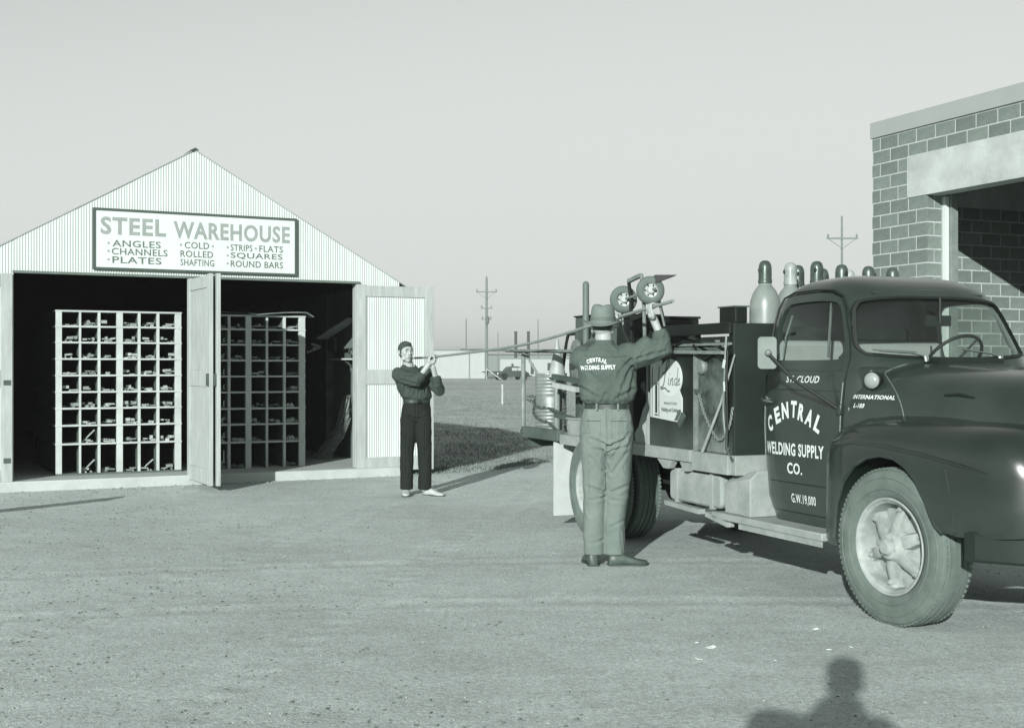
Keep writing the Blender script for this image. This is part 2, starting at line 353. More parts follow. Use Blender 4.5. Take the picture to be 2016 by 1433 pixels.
# side and back walls, roof, dark inner lining
for s_ in (S0+.02, S1-.02):
    M_ = Matrix.Translation((s_, 0, 0)) @ Matrix.Rotation(R(90), 4, 'Z')
    sheet_obj(corrugated(0.02, LEN, .1, ZE, 0), m_galv, shed, 'side_cladding', M_)
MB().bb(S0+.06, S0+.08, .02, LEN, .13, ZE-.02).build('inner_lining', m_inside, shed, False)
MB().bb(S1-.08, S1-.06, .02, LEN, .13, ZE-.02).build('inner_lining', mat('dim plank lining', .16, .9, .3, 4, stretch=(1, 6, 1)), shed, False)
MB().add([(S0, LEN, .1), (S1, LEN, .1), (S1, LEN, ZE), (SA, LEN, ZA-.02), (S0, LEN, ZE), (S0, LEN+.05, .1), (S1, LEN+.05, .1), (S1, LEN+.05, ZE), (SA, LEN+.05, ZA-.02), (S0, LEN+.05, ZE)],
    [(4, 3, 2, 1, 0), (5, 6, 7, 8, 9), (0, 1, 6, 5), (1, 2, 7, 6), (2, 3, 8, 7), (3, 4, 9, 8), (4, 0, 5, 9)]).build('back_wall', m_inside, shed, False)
for sg in (-1, 1):
    e = Vector((sg*(HW+.10), 0, -(ZA-ZE)/HW*(HW+.10))); a = Vector((SA, 0, ZA)); 
    P = [a+Vector((0, -.024, 0)), a+e+Vector((0, -.024, 0)), a+e+Vector((0, LEN+.1, 0)), a+Vector((0, LEN+.1, 0))]
    MB().add(P+[p-Vector((0, 0, .014)) for p in P], [(0, 1, 2, 3), (7, 6, 5, 4), (0, 4, 5, 1), (1, 5, 6, 2), (2, 6, 7, 3), (3, 7, 4, 0)]).build('roof', mat('weathered roof sheet', .30, .6, .15), shed, False)
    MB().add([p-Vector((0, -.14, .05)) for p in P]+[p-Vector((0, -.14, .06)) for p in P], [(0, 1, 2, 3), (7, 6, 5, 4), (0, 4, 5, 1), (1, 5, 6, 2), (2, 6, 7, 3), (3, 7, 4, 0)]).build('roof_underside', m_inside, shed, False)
MB().prism([(SA-.05, ZA-.028), (SA, ZA), (SA+.04, ZA-.022), (SA+.04, ZA-.004), (SA, ZA+.018), (SA-.05, ZA-.008)], -.05, LEN, MXZ).build('ridge_cap', m_rust, shed)
MB().bb(OL, OR_+.14, .0, .09, OZ-.03, OZ+.11).build('door_header', m_darkw, shed, False, bevel=.004)
MB().bb(OL, OR_+.05, -.045, -.016, OZ-.035, OZ-.005).build('header_trim', m_grey2, shed, False)
MB().bb(1.955, 2.055, .0, .12, .13, OZ-.03).build('centre_post', m_darkw, shed, bevel=.004)
MB().bb(OR_, OR_+.10, .0, .12, .13, OZ-.03).build('door_jamb', m_wood, shed, bevel=.004)
MB().bb(OL-.10, OL, .0, .12, .13, OZ-.03).build('door_jamb', m_wood, shed, bevel=.004)
for yy in (2.55, 5, 7.5, 10): MB().bb(S1-.20, S1-.081, yy, yy+.09, .13, ZE-.03).build('wall_stud', mat('dull stud timber', .12, .9, .3, 5), shed, False)
# door leaves
def leaf(label, M, w=1.13, z0=.075, z1=2.615, boards=False):
    o = thing('door_leaf', label, 'door', group='outward folded leaves of the shed doors'); o.parent = None
    o.matrix_world = shed_mat @ M
    t = .045
    MB().bb(0, .13, -t/2, t/2, z0, z1).build('stile', m_wood, o, bevel=.004)
    MB().bb(w-.13, w, -t/2, t/2, z0, z1).build('stile', m_wood, o, bevel=.004)
    for a, b in ((z1-.16, z1-.012), (1.26, 1.46), (z0+.004, z0+.19)):
        MB().bb(.131, w-.131, -t/2+.004, t/2-.004, a, b).build('rail', m_wood, o, bevel=.004)
    for a, b in ((z0+.191, 1.259), (1.461, z1-.161)):
        if boards:
            nb = 5
            for i in range(nb): xa = .131+(w-.262)*i/nb; MB().bb(xa+.002, xa+(w-.262)/nb-.002, -.006, .010, a, b).build('board', m_wood, o, False)
        else: sheet_obj(corrugated(.13, w-.13, a, b, 0, .0044), m_galv, o)
    MB().bb(.02, .10, t/2+.001, t/2+.006, 1.28, 1.34).build('hinge', m_rust, o, False); MB().bb(.02, .10, t/2+.001, t/2+.006, .35, .41).build('hinge', m_rust, o, False)
    MB().bb(w-.06, w-.02, -t/2-.03, -t/2-.001, 1.27, 1.42).build('latch', m_rust, o, False)
    return o
shed_mat = Matrix.Translation((-5.865, 15.0, 0)) @ Matrix.Rotation(WR, 4, 'Z')
leaf('pale wooden framed corrugated door leaf folded flat behind the man in dark trousers', Matrix.Translation((4.19, -.05, 0)))
leaf('wooden door leaf standing straight out at the shed centre, facing the left rack', Matrix.Translation((1.945, -.03, 0)) @ Matrix.Rotation(R(-89), 4, 'Z'), 1.13, boards=True)
leaf('wooden door leaf with latch standing straight out at the shed centre beside the right rack', Matrix.Translation((2.055, -.03, 0)) @ Matrix.Rotation(R(-90.5), 4, 'Z'), 1.17, boards=True)
l4 = leaf('corrugated door leaf folded flat against the far left of the shed front', Matrix.Translation((-.15, -.05, 0)) @ Matrix.Rotation(R(178), 4, 'Z'), .62)
# sign
sign = thing('warehouse_sign', 'large white board reading STEEL WAREHOUSE above the doorways', 'sign'); sign.matrix_world = shed_mat @ Matrix.Translation((0, -.035, 0))
MB().bb(.80, 3.33, -.012, .012, 2.728, 3.43).build('sign_board', m_white, sign, False)
for b in ((.772, .80, 2.70, 3.458), (3.33, 3.358, 2.70, 3.458)): MB().bb(b[0], b[1], -.025, .014, b[2], b[3]).build('frame_strip', m_signfr, sign, False)
for b in ((.80, 3.33, 3.43, 3.458), (.80, 3.33, 2.70, 2.728)): MB().bb(b[0], b[1], -.025, .014, b[2], b[3]).build('frame_strip', m_signfr, sign, False)
def sign_text(rows, m, bold):
    for (s, x0, x1, z0, z1) in rows:
        vs, fs = fit_text(s, x0, x1, z0, z1, bold)
        MB().add([(x, -.0145, z) for x, z in vs], fs).build('lettering', m, sign, False)
sign_text([('STEEL', .862, 1.655, 3.135, 3.355), ('WAREHOUSE', 1.748, 3.262, 3.125, 3.345)], m_grey1, .030)
hh = .042
sign_text([('ANGLES', 1.003, 1.591, 3.03-hh, 3.03+hh), ('CHANNELS', .995, 1.675, 2.931-hh, 2.931+hh), ('PLATES', 1.003, 1.60, 2.826-hh, 2.826+hh),
    ('COLD', 1.888, 2.20, 3.045-hh, 3.045+hh), ('ROLLED', 1.835, 2.25, 2.935-hh, 2.935+hh), ('SHAFTING', 1.835, 2.265, 2.826-hh, 2.826+hh),
    ('STRIPS', 2.476, 2.762, 3.04-hh, 3.04+hh), ('FLATS', 2.852, 3.17, 3.04-hh, 3.04+hh), ('SQUARES', 2.476, 3.163, 2.935-hh, 2.935+hh), ('ROUND BARS', 2.476, 3.17, 2.832-hh, 2.832+hh)], m_grey2, .012)
mb = MB()
for bx, bz in ((.957, 3.03), (.957, 2.931), (.957, 2.826), (1.842, 3.045), (2.245, 3.045), (2.437, 3.04), (2.437, 2.935), (2.437, 2.832), (2.806, 3.04)):
    mb.add([(bx+.015*math.cos(a*PI/4), -.0145, bz+.015*math.sin(a*PI/4)) for a in range(8)], [tuple(range(8))])
mb.build('bullet_dots', m_grey1, sign, False)
# racks
rows_l = [2.204, 2.009, 1.807, 1.598, 1.389, 1.18, .972, .756, .522, .163]
rows_r = [2.19, 2.004, 1.797, 1.583, 1.369, 1.155, .934, .72, .479, .134]
posts_l = [(.407, .479), (.687, .711), (.915, .946), (1.146, 1.222), (1.413, 1.444), (1.65, 1.683), (1.885, 1.964)]
posts_r = [(2.30, 2.36), (2.606, 2.64), (2.847, 2.924), (3.127, 3.156), (3.369, 3.403), (3.591, 3.678)]
DD = 2.6
def rack(label, posts, rows, y0, name_side, wide=.25):
    o = thing('pigeonhole_rack', label, 'rack'); o.matrix_world = shed_mat
    for i, (a, b) in enumerate(posts):
        for yy in (y0, y0+.85, y0+1.7):
            if yy == y0: MB().bb(a, b, yy, yy+.05, rows[-1]-.02, rows[0]).build('post', m_rackw, o, bevel=.002)
        MB().bb((a+b)/2-.011, (a+b)/2+.011, y0+.051, y0+DD, rows[-1]-.02, rows[0]).build('divider', mat('rack board shade tone', .10, .9, .2), o, False)  # deep boards get a darker copy, shade inside the rack put into colour
    for j, z in enumerate(rows[:-1]):
        MB().bb(posts[0][0]-.006, posts[-1][1]+.006, y0-.006, y0+.30, z-.011, z+.011).build('shelf', m_rackw, o, bevel=.002)
        MB().bb(posts[0][0], posts[-1][1], y0+.301, y0+DD, z-.01, z+.01).build('shelf_board', MATS['rack board shade tone'], o, False)
    MB().bb(posts[0][0], posts[-1][1], y0-.02, y0+DD, rows[-1]-.035, rows[-1]-.01).build('bottom_board', MATS['rack board shade tone'], o, False)
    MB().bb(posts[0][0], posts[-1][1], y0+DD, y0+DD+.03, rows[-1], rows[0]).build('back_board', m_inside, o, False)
    return o
rack('pale timber pigeonhole rack of steel stock in the left doorway', posts_l, rows_l, .5, 'left')
rack('timber pigeonhole rack in the right doorway, loose sheets on its top', posts_r, rows_r, .6, 'right')
ords = ['top', 'second', 'third', 'fourth', 'fifth', 'sixth', 'seventh', 'eighth', 'bottom']
cols = ['first', 'second', 'third', 'fourth', 'fifth', 'sixth']
m_bit = [mat('cut bar end %s' % q, v, .6, .35, 18) for q, v in (('pale', .36), ('mid', .24), ('dark', .12))]
def offcuts(x0, x1, z, y, label, group, big, cnt):
    mb = MB(); rr = random
    for q in range(cnt):
        kind = rr.random(); x = rr.uniform(x0+.02, x1-.03); L_ = rr.uniform(.08, .3); yy = y+rr.uniform(.01, .10)
        if kind < .45: # bar end lying flat
            w = rr.uniform(.02, .09); h = rr.uniform(.008, .04); a = rr.uniform(-.5, .5)
            mb.box((min(x, x1-w/2-.01), yy+L_/2, z+h/2+rr.choice((0, .02, .035))), (w, L_, h), Matrix.Rotation(a*.5, 3, 'Z') @ Matrix.Rotation(rr.uniform(-.08, .08), 3, 'Y'))
        elif kind < .8: # plate pieces across
            w = rr.uniform(.05, .12); mb.box((min(max(x, x0+w/2), x1-w/2), yy+.06, z+.016+rr.choice((0, .02))), (w, .12, .014), Matrix.Rotation(rr.uniform(-.12, .12), 3, 'Y'))
        else:
            r_ = rr.uniform(.008, .014); mb.tube([(x, yy, z+r_), (x+rr.uniform(-.02, .02), yy+.3, z+r_)], r_, 8)
    if big: # long piece leaning across the cell
        mb.beam((x0+.02, y+.08, z+.01), (x1-.03, y+.10, z+big), .03, .012)
    return tag(mb.build('steel_offcuts', rr.choice(m_bit[:2] if 'left rack' in group else m_bit[1:]) if not big else m_bit[0], None, False), label, 'steel pieces', group)
for side, posts, rows, y0 in (('left', posts_l, rows_l, .5), ('right', posts_r, rows_r, .6)):
    for i in range(len(posts)-1):
        for j in range(9):
            if side == 'left' and i == 0 and j > 4 and random.random() < .7: continue
            if side == 'right' and i in (1, 2, 3) and (j > 2 and random.random() < .6): continue
            zf = rows[j+1]+.011
            big = 0
            if side == 'left' and (i, j) in ((1, 7), (1, 8)): big = .16
            if side == 'left' and (i, j) == (4, 8): big = .14
            o = offcuts(posts[i][1], posts[i+1][0], zf if j < 8 else rows[9]-.01, y0, 'steel pieces in the %s row of the %s rack, %s cell from the left' % (ords[j], side, cols[i]), 'steel pieces lying in the %s rack' % side, big, random.randint(3, 9))
            o.matrix_world = shed_mat
# angle irons standing in the right-hand cells, channel ends in the left column of the right rack
for j in (5, 6, 7):
    mb = MB(); z = rows_r[j+1]+.012; s = .036 if j < 7 else .045
    mb.beam((3.44, .66, z), (3.44+s, .66, z+s), .07, .006, (0, 1, 0)).beam((3.44+s, .66, z+s), (3.44+2*s, .66, z), .07, .006, (0, 1, 0))
    tag(mb.build('angle_iron', m_bit[0], None, False), 'angle iron peak in the last cell of the %s row, right rack' % ords[j], 'angle iron', 'angle irons in the right rack').matrix_world = shed_mat
for j in (6, 7, 8):
    z = rows_r[j+1]+.012
    for q in range(3):
        mb = MB(); x = 2.385+q*.075; h = .07
        mb.bb(x, x+.008, .64, .9, z, z+h).bb(x+.008, x+.05, .64, .9, z+h-.01, z+h).bb(x+.008, x+.05, .64, .9, z, z+.01)
        tag(mb.build('channel_iron', m_bit[0] if q != 1 else m_bit[1], None, False), 'channel end, number %s from the left in the %s row beside the centre doors' % (cols[q], ords[j]), 'channel iron', 'channel irons in the right rack').matrix_world = shed_mat
# loose sheets on the right rack
o = tag(MB().beam((2.17, .55, 2.235), (3.0, .9, 2.225), .25, .012).build('steel_strip', m_rust, None, False), 'dark thin strip on the right rack poking past the centre doors', 'steel strip'); o.matrix_world = shed_mat
mb = MB(); rs = []
for i in range(9):
    t_ = i/8; x = 2.95+.82*t_; z = 2.20+.045*math.sin(t_*PI*.62)+(.0 if t_ < .92 else -.055*(t_-.92)/.08)
    rs.append([(x, .50, z-.006), (x, 1.3, z-.006), (x, 1.3, z+.006), (x, .50, z+.006)])
mb.rings(rs); tag(mb.build('bent_sheet', m_steel, None), 'bent metal sheet lying over the top right of the right rack', 'metal sheet').matrix_world = shed_mat
# things on the right inner wall
wx = S1-.08
o = thing('wall_shelf', 'small wooden shelf on the sunlit right inner wall of the shed', 'shelf'); o.matrix_world = shed_mat
MB().bb(wx-.22, wx-.001, 1.42, 2.1, 1.60, 1.625).build('shelf_plank', m_rackw, o, False, bevel=.003)
MB().beam((wx-.01, 1.5, 1.45), (wx-.18, 1.5, 1.60), .03, .03).build('bracket', m_darkw, o, False)
o = tag(MB().box((wx-.10, 1.62, 1.665), (.09, .12, .08)).tube([(wx-.10, 1.55, 1.70), (wx-.10, 1.50, 1.76), (wx-.10, 1.56, 1.78)], .012, 8).build('hand_tool', m_rust, None), 'small dark tool resting on the little wall shelf', 'tool'); o.matrix_world = shed_mat
o = thing('hood_board', 'slanted board hung like a small roof on the right inner wall', 'board'); o.matrix_world = shed_mat
MB().beam((wx-.30, 2.2, 1.93), (wx-.02, 1.55, 2.22), .22, .02).build('slanted_plank', m_rackw, o, False)
MB().bb(wx-.2, wx-.17, 1.9, 2.2, 1.74, 1.92).build('side_plank', m_darkw, o, False)
o = tag(MB().box((wx-.30, 2.48, 1.83), (.16, .02, .03), Matrix.Rotation(.3, 3, 'Y')).box((wx-.34, 2.48, 1.76), (.22, .02, .03), Matrix.Rotation(-.35, 3, 'Y')).box((wx-.3, 2.48, 1.79), (.1, .02, .03)).build('paper_tags', m_white, None, False), 'white paper tags fluttering on a stud inside the shed', 'paper'); o.matrix_world = shed_mat
mb = MB()
for q in range(46):
    a = random.uniform(-.5, .5); b = random.uniform(0, .34); top = random.uniform(.55, .95)
    mb.tube([(wx-.36-.18*random.random(), 1.5+b*1.6, .14), (wx-.2+a*.08, 1.55+b*.9, .14+top*.5), (wx-.10+a*.10, 1.55+b*.6, .14+top)], .0055, 4)
tag(mb.build('rod_bundle', mat('bundle rods', .22, .7, .7, 30), None), 'loose sheaf of thin rods leaning in the right corner of the shed', 'rods').matrix_world = shed_mat
# unseen slanted post, added to cast the shadow streak across the yard
o = thing('shadow_post', 'unseen slanted post added left of the shed to cast a shadow streak', 'post', (0, 0, 0))
MB().beam((-6.6, 11.0, -.02), (-5.22, 11.58, .78), .13, .13).build('post_shaft', m_wood, o, False); MB().beam((-5.22, 11.58, .78), (-5.20, 11.59, .79), .14, .14).build('post_cap', m_rust, o, False)

# ---------------------------------------------------------------- concrete block garage (local x towards the viewer along the facade, y inwards)
GR = math.atan2(-.918, .397)
gar = thing('block_garage', 'flat roofed concrete block garage with a wide shaded doorway behind the truck', 'garage', (5.70, 19.7, 0), GR)
CH = .2032; BL = .4064; GT = 5.35; OT = 4.07; O0, O1 = 1.22, 4.9; LZ0, LZ1 = 4.065, 4.70
# mortar core walls
MB().bb(.004, O0-.004, .006, .30, -.1, GT-.25).build('mortar_bed', m_mortar, gar, False)
MB().bb(O0, O1, .006, .30, LZ1, GT-.25).build('mortar_bed', m_mortar, gar, False)
MB().bb(O1+.004, 9.0, .006, .30, -.1, GT-.25).build('mortar_bed', m_mortar, gar, False)
MB().bb(-.02, 9.02, -.025, 7.0, GT-.25, GT).build('coping', m_coping, gar, False, bevel=.006)
MB().bb(.81, 5.35, -.012, .29, LZ0, LZ1).build('lintel', m_cast, gar, False, bevel=.006)
MB().bb(.02, .30, .31, 7.0, -.1, GT-.26).build('side_wall', m_mortar, gar, False)
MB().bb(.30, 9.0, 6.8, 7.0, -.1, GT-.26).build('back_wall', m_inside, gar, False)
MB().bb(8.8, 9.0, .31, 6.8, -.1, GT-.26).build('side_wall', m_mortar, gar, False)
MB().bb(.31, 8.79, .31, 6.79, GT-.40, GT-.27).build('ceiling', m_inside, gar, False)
MB().bb(.31, 8.79, .02, 6.79, -.09, .02).build('floor_slab', m_conc, gar, False)
MB().bb(O0+.0, O0+.07, .305, .37, .02, OT-.02).build('door_frame', m_white, gar, False)
MB().bb(O0-.02, O0+.12, .38, .50, .02, OT+.2).build('door_track', mat('grey track', .20, .6, .2), gar, False)
blk_me = {}
def block(x0, x1, z0, z1, y=.002, inward=False, xface=None):
    L_ = round(x1-x0, 3); h = round(z1-z0, 3); key = (L_, h)
    if key not in blk_me: blk_me[key] = MB().box((0, 0, 0), (L_, .03, h)).mesh('block', False); blk_me[key].materials.append(m_block)
    if xface is None: M_ = Matrix.Translation(((x0+x1)/2, y+.015, (z0+z1)/2))
    else: M_ = Matrix.Translation((xface-.015, (x0+x1)/2, (z0+z1)/2)) @ Matrix.Rotation(R(90), 4, 'Z')
    put('block', blk_me[key], None, gar, M=M_)
J = .021
row = 0; z = GT-.25-CH
while z > .3:
    off = -BL*.5 if row % 2 == 0 else -BL*.93
    for i in range(26):
        a = off+i*BL; b = a+BL-J; z0, z1 = z, z+CH-J
        a2, b2 = max(a, .006), b
        if z1 > LZ0 and z0 < LZ1-.02: lim = .80
        elif z0 >= LZ1-.03: lim = 5.6
        else: lim = O0
        b2 = min(b2, lim)
        if b2-a2 > .05: block(round(a2, 3), round(b2, 3), z0, z1)
    if z+CH < LZ0+.1 and z > 1.0:
        block(.0+.012, .145, z, z+CH-J, xface=O0-.001) if row % 2 else block(.012, .29, z, z+CH-J, xface=O0-.001)
        if row % 2: block(.16, .29, z, z+CH-J, xface=O0-.001)
        # inner left wall seen through the doorway
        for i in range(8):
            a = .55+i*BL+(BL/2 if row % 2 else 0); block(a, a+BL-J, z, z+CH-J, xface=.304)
    z -= CH; row += 1

# ---------------------------------------------------------------- far buildings, poles, trees, fields
def lone(name, label, cat, mb, m, group=None, smooth=False): return tag(mb.build(name, m, None, smooth), label, cat, group)
m_far = mat('far white wall', .36, .9, .05, 1); m_fard = mat('far dark opening', .05, .9, .2); m_farroof = mat('far grey roof', .20, .9, .1)
o = thing('white_shed', 'long white flat roofed building beyond the field right of the shed', 'building', (0, 160, 0))
MB().bb(-15, -3.5, 0, 9, 0, 3.6).build('wall', m_far, o, False); MB().bb(-15.15, -3.35, -.15, 9.1, 3.6, 3.78).build('roof', m_farroof, o, False)
MB().bb(-5.55, -5.43, -.10, -.01, 0, 3.6).build('downpipe', m_farroof, o, False)
o = thing('white_block_building', 'low white building with small dark door far behind the oil drum', 'building', (0, 200, 0))
MB().bb(-1.9, 9.5, 0, 12, 0, 2.75).build('wall', m_far, o, False); MB().bb(-2.0, 9.6, -.1, 12, 2.75, 2.9).build('roof', m_farroof, o, False)
MB().bb(3.0, 3.5, -.03, .02, .3, 2.0).build('door', m_fard, o, False); MB().bb(-.1, .25, -.03, .02, 1.1, 2.0).build('window', m_fard, o, False)
MB().bb(-.3+6, .4+6, -.03, .02, .9, 2.1).build('window', m_fard, o, False)
o = thing('grey_warehouse_block', 'wide grey building on the horizon above the low white one', 'building', (0, 330, 0))
MB().bb(-9, 26, 0, 14, 0, 4.6).build('wall', mat('far grey wall', .20, .9, .1), o, False); MB().bb(-9.2, 26.2, -.2, 14, 4.6, 4.8).build('roof', m_fard, o, False)
def pole(label, x, y, h, r=.14, arms=(), brace=False, extra=False):
    o = thing('utility_pole', label, 'pole', (x, y, 0), group='utility poles beyond the yard')
    mp = mat('weathered pole', .17, .9, .2, 2)
    MB().tube([(0, 0, 0), (0, 0, h)], [r, r*.7], 8).build('pole_shaft', mp, o)
    for z, w in arms:
        MB().bb(-w/2, w/2, -r-.09, -r, z-.07, z+.07).build('crossarm', mp, o, False)
        for sx in (-1, 1): MB().lathe([(.05, 0), (.09, .08), (.07, .16), (.09, .22), (.03, .3)], 8, Matrix.Translation((sx*(w/2-.12), -r-.05, z+.07))).build('insulator', mp, o)
    if brace:
        z, w = arms[0]
        for sx in (-1, 1): MB().beam((sx*w*.42, -r-.05, z-.07), (0, -r-.05, z-w*.33), .05, .05).build('brace', mp, o, False)
    MB().lathe([(.04, 0), (.09, .1), (.07, .2), (.03, .3)], 8, Matrix.Translation((0, 0, h))).build('insulator', mp, o)
    if extra: MB().lathe([(.2, 0), (.24, .1), (.24, .9), (.1, 1.0)], 12, Matrix.Translation((.1, -r-.3, 7.0))).build('transformer', mat('far transformer', .12, .8, .1), o)
    return o
pole('tall utility pole with three crossarms above the white building', -3.27, 160, 12.9, .20, ((11.1, 2.7), (9.0, 1.5), (7.6, 1.3)), True, True)
pole('utility pole with one braced crossarm beside the garage wall', 27.3, 103, 13.7, .12, ((12.1, 2.6),), True)
pole('thin bare pole standing left of the tall crossarm pole', -7.0, 190, 8.6, .13)
pole('thin short pole just right of the tall crossarm pole', -2.6, 230, 7.6, .12)
pole('thin pole above the oil drum', 4.4, 210, 9.2, .12)
for x, lab in ((.75, 'dark chimney stack on the horizon, nearer the crossarm pole'), (3.3, 'dark chimney stack on the horizon, nearer the oil drum')):
    lone('chimney_stack', lab, 'chimney', MB().lathe([(.33, 0), (.28, 8.3), (.33, 8.3), (.33, 8.6)], 10, Matrix.Translation((x, 250, 0))), mat('sooty stack', .04, .8, .2), 'chimney stacks', True)
o = thing('fence_post', 'thin pale post standing alone in the grass field', 'post', (-.39, 50, 0)); MB().bb(-.035, .035, -.035, .035, 0, .79).build('post_shaft', m_wood, o, False); MB().bb(-.045, .045, -.045, .045, .79, .81).build('post_cap', m_farroof, o, False)
# trailer / sawhorse litter by the far car
o = thing('white_barrier', 'pale slanting barrier beside the far parked car', 'barrier', (-2.0, 140, 0))
MB().beam((-.9, 0, 1.3), (.7, 0, .1), .05, .10).beam((-.9, 0, .1), (-.9, 0, 1.35), .05, .07).build('rail', m_wood, o, False)
MB().beam((-1.0, .4, .05), (-.6, .4, 1.3), .06, .1).beam((-1.4, .4, .9), (1.0, .4, .95), .06, .12).build('back_rail', m_fard, o, False)
# tree line
m_tree = mat('far bare trees', .085, 1.0, .3, .3)
def far_tree(x, y, h, w, label, sd):
    o = thing('far_tree', label, 'tree', (x, y, 0), group='trees along the horizon'); r_ = random.Random(sd)
    MB().tube([(0, 0, 0), (0, 0, h*.6)], [.22, .1], 6).build('trunk', m_tree, o)
    mb = MB()
    for q in range(340):
        a = r_.uniform(0, 2*PI); rr = w/2*math.sqrt(r_.random()); z = h*(.28+.72*r_.random()*(1-(rr/(w/2))**2*.6)); c = Vector((rr*math.cos(a), rr*math.sin(a), z)); s_ = r_.uniform(.15, .42)
        d1 = Vector((r_.uniform(-1, 1), r_.uniform(-1, 1), r_.uniform(-1, 1)))*s_; d2 = Vector((r_.uniform(-1, 1), r_.uniform(-1, 1), r_.uniform(-1, 1)))*s_
        mb.add([c, c+d1, c+d2], [(0, 1, 2)])
    mb.build('crown', m_tree, o, False)
ti = 0
tree_xs = [(-38, 5.4, 'left end'), (-30, 6.4, ''), (-24, 5.2, ''), (-16.5, 7.5, ''), (-11.5, 5.5, ''), (-6.5, 5.5, ''), (-1, 5.2, ''), (4, 6.4, ''), (9, 5.0, ''), (14, 7.4, ''), (19.5, 6.2, ''), (25, 5.8, ''), (32, 6.6, ''), (40, 5.7, ''), (50, 6.8, '')]
for i, (x, h, _) in enumerate(tree_xs):
    far_tree(x, 360+10*math.sin(i*2.2), h, 5.5+random.uniform(-1, 2.5), 'hazy distant tree in the horizon belt, %s from the left' % ['first', 'second', 'third', 'fourth', 'fifth', 'sixth', 'seventh', 'eighth', 'ninth', 'tenth', 'eleventh', 'twelfth', 'thirteenth', 'fourteenth', 'fifteenth'][i], i)
mb = MB(); 
for i in range(5200):
    x = random.uniform(-260, 300); y = random.uniform(380, 430); h = 3.6+1.8*noise.noise(Vector((x*.03, 0, 0))); z = h*random.random()**.7
    c = Vector((x, y, z)); q = lambda: random.uniform(-.9, .9)
    mb.add([c, c+Vector((q(), q(), q())), c+Vector((q(), q(), q()))], [(0, 1, 2)])
struct(mb.build('distant_woods', m_tree, None, False), 'stuff')
# far car (1940s sedan) : longitudinal x
def far_car():
    car = thing('parked_car', 'dark old sedan with rounded roof parked by the far white building', 'car', (-.1, 143, 0), R(212))
    mb = MB(); rs = []
    P = [(-2.25, .50, .62), (-2.1, .62, .80), (-1.6, .72, .98), (-.9, .78, 1.02), (.1, .78, 1.02), (.9, .70, 1.02), (1.6, .62, 1.0), (2.05, .52, .92), (2.2, .40, .65)]
    for x, hw, zt in P:
        rs.append([(x, -hw, .35), (x, -hw, zt*.8), (x, -hw*.85, zt), (x, hw*.85, zt), (x, hw, zt*.8), (x, hw, .35)])
    mb.rings(rs); mb.build('body', mat('far car paint', .06, .25, .1, spec=.8), car)
    mb = MB(); rs = []
    for x, hw, z1 in [(-1.75, .50, 1.0), (-1.3, .58, 1.32), (-.8, .60, 1.50), (-.1, .60, 1.56), (.4, .58, 1.48), (.85, .55, 1.05)]:
        rs.append([(x, -hw-.08, .98), (x, -hw*.9, z1), (x, hw*.9, z1), (x, hw+.08, .98)])
    mb.rings(rs); mb.build('roof', MATS['far car paint'], car)
    for sy in (-1, 1):
        for (a, b) in ((-1.15, -.5), (-.42, .28)):
            MB().beam(((a+b)/2, sy*.652, 1.05), ((a+b)/2, sy*.60, 1.38), b-a, .02, (0, sy, 0)).build('side_window', mat('pane with painted reflection', .45, .2, .05), car, False)  # reflection painted into the panes as a pale colour
        for x in (-1.35, 1.35):
            MB().lathe([(.05, -.1), (.33, -.1), (.33, .1), (.05, .1)], 16, Matrix.Translation((x, sy*.74, .33)) @ Matrix.Rotation(R(90), 4, 'X')).build('wheel', m_rubber, car)
            rs = []
            for q in range(9):
                a = PI*q/8; rs.append([(x-.52*math.cos(a), sy*(.70+t2), .38+.42*math.sin(a)*s2) for t2, s2 in ((-.1, .85), (.18, .9), (.18, 1.0), (-.1, 1.05))])
            MB().rings(rs).build('fender', MATS['far car paint'], car)
        MB().lathe([(.10, 0), (.10, .04), (.03, .06)], 12, Matrix.Translation((2.05, sy*.62, .72)) @ Matrix.Rotation(R(90), 4, 'Y')).build('headlight', m_chrome, car)
    MB().bb(2.3, 2.38, -.8, .8, .36, .48).build('bumper', m_chrome, car, False); MB().bb(-2.4, -2.32, -.8, .8, .38, .50).build('bumper', m_chrome, car, False)
    return car
far_car()

# ---------------------------------------------------------------- truck (local x forward, y to the far side, z up)
TR = math.atan2(-.9272, .3746)
truck = thing('delivery_truck', 'dark round cabbed flatbed truck lettered CENTRAL WELDING SUPPLY CO. on its door', 'truck', (2.18, 7.2, 0), TR)
tmat = Matrix.Translation((2.18, 7.2, 0)) @ Matrix.Rotation(TR, 4, 'Z')
YC = .93
LV = [(.46, -1.565, -.42, .755), (.50, -1.60, -.40, .775), (.75, -1.625, -.38, .79), (1.05, -1.635, -.38, .80), (1.30, -1.635, -.38, .795), (1.42, -1.635, -.40, .785), (1.50, -1.63, -.43, .765),
      (1.60, -1.63, -.49, .745), (1.75, -1.62, -.575, .715), (1.88, -1.605, -.65, .685), (1.96, -1.58, -.71, .650), (2.02, -1.54, -.78, .605), (2.065, -1.48, -.87, .545), (2.10, -1.38, -.98, .45), (2.118, -1.27, -1.08, .32), (2.124, -1.2, -1.14, .15)]
zs = [l[0] for l in LV]
def lvl(z): return [float(np.interp(z, zs, [l[k] for l in LV])) for k in (1, 2, 3)]
def cab_ring(z, off=0.0, n=88):
    r0, r1, hw = lvl(z); cx_ = (r0+r1)/2; ax = (r1-r0)/2+off; hw += off; out = []
    for k in range(n):
        t_ = 2*PI*k/n; c, s = math.cos(t_), math.sin(t_)
        ex = 2/3.4 if c > 0 else 2/6.0
        X = cx_+ax*math.copysign(abs(c)**ex, c); Y = YC+hw*math.copysign(abs(s)**(2/(4.2 if c > 0 else 6.0)), s)
        out.append((X, Y, z))
    return out
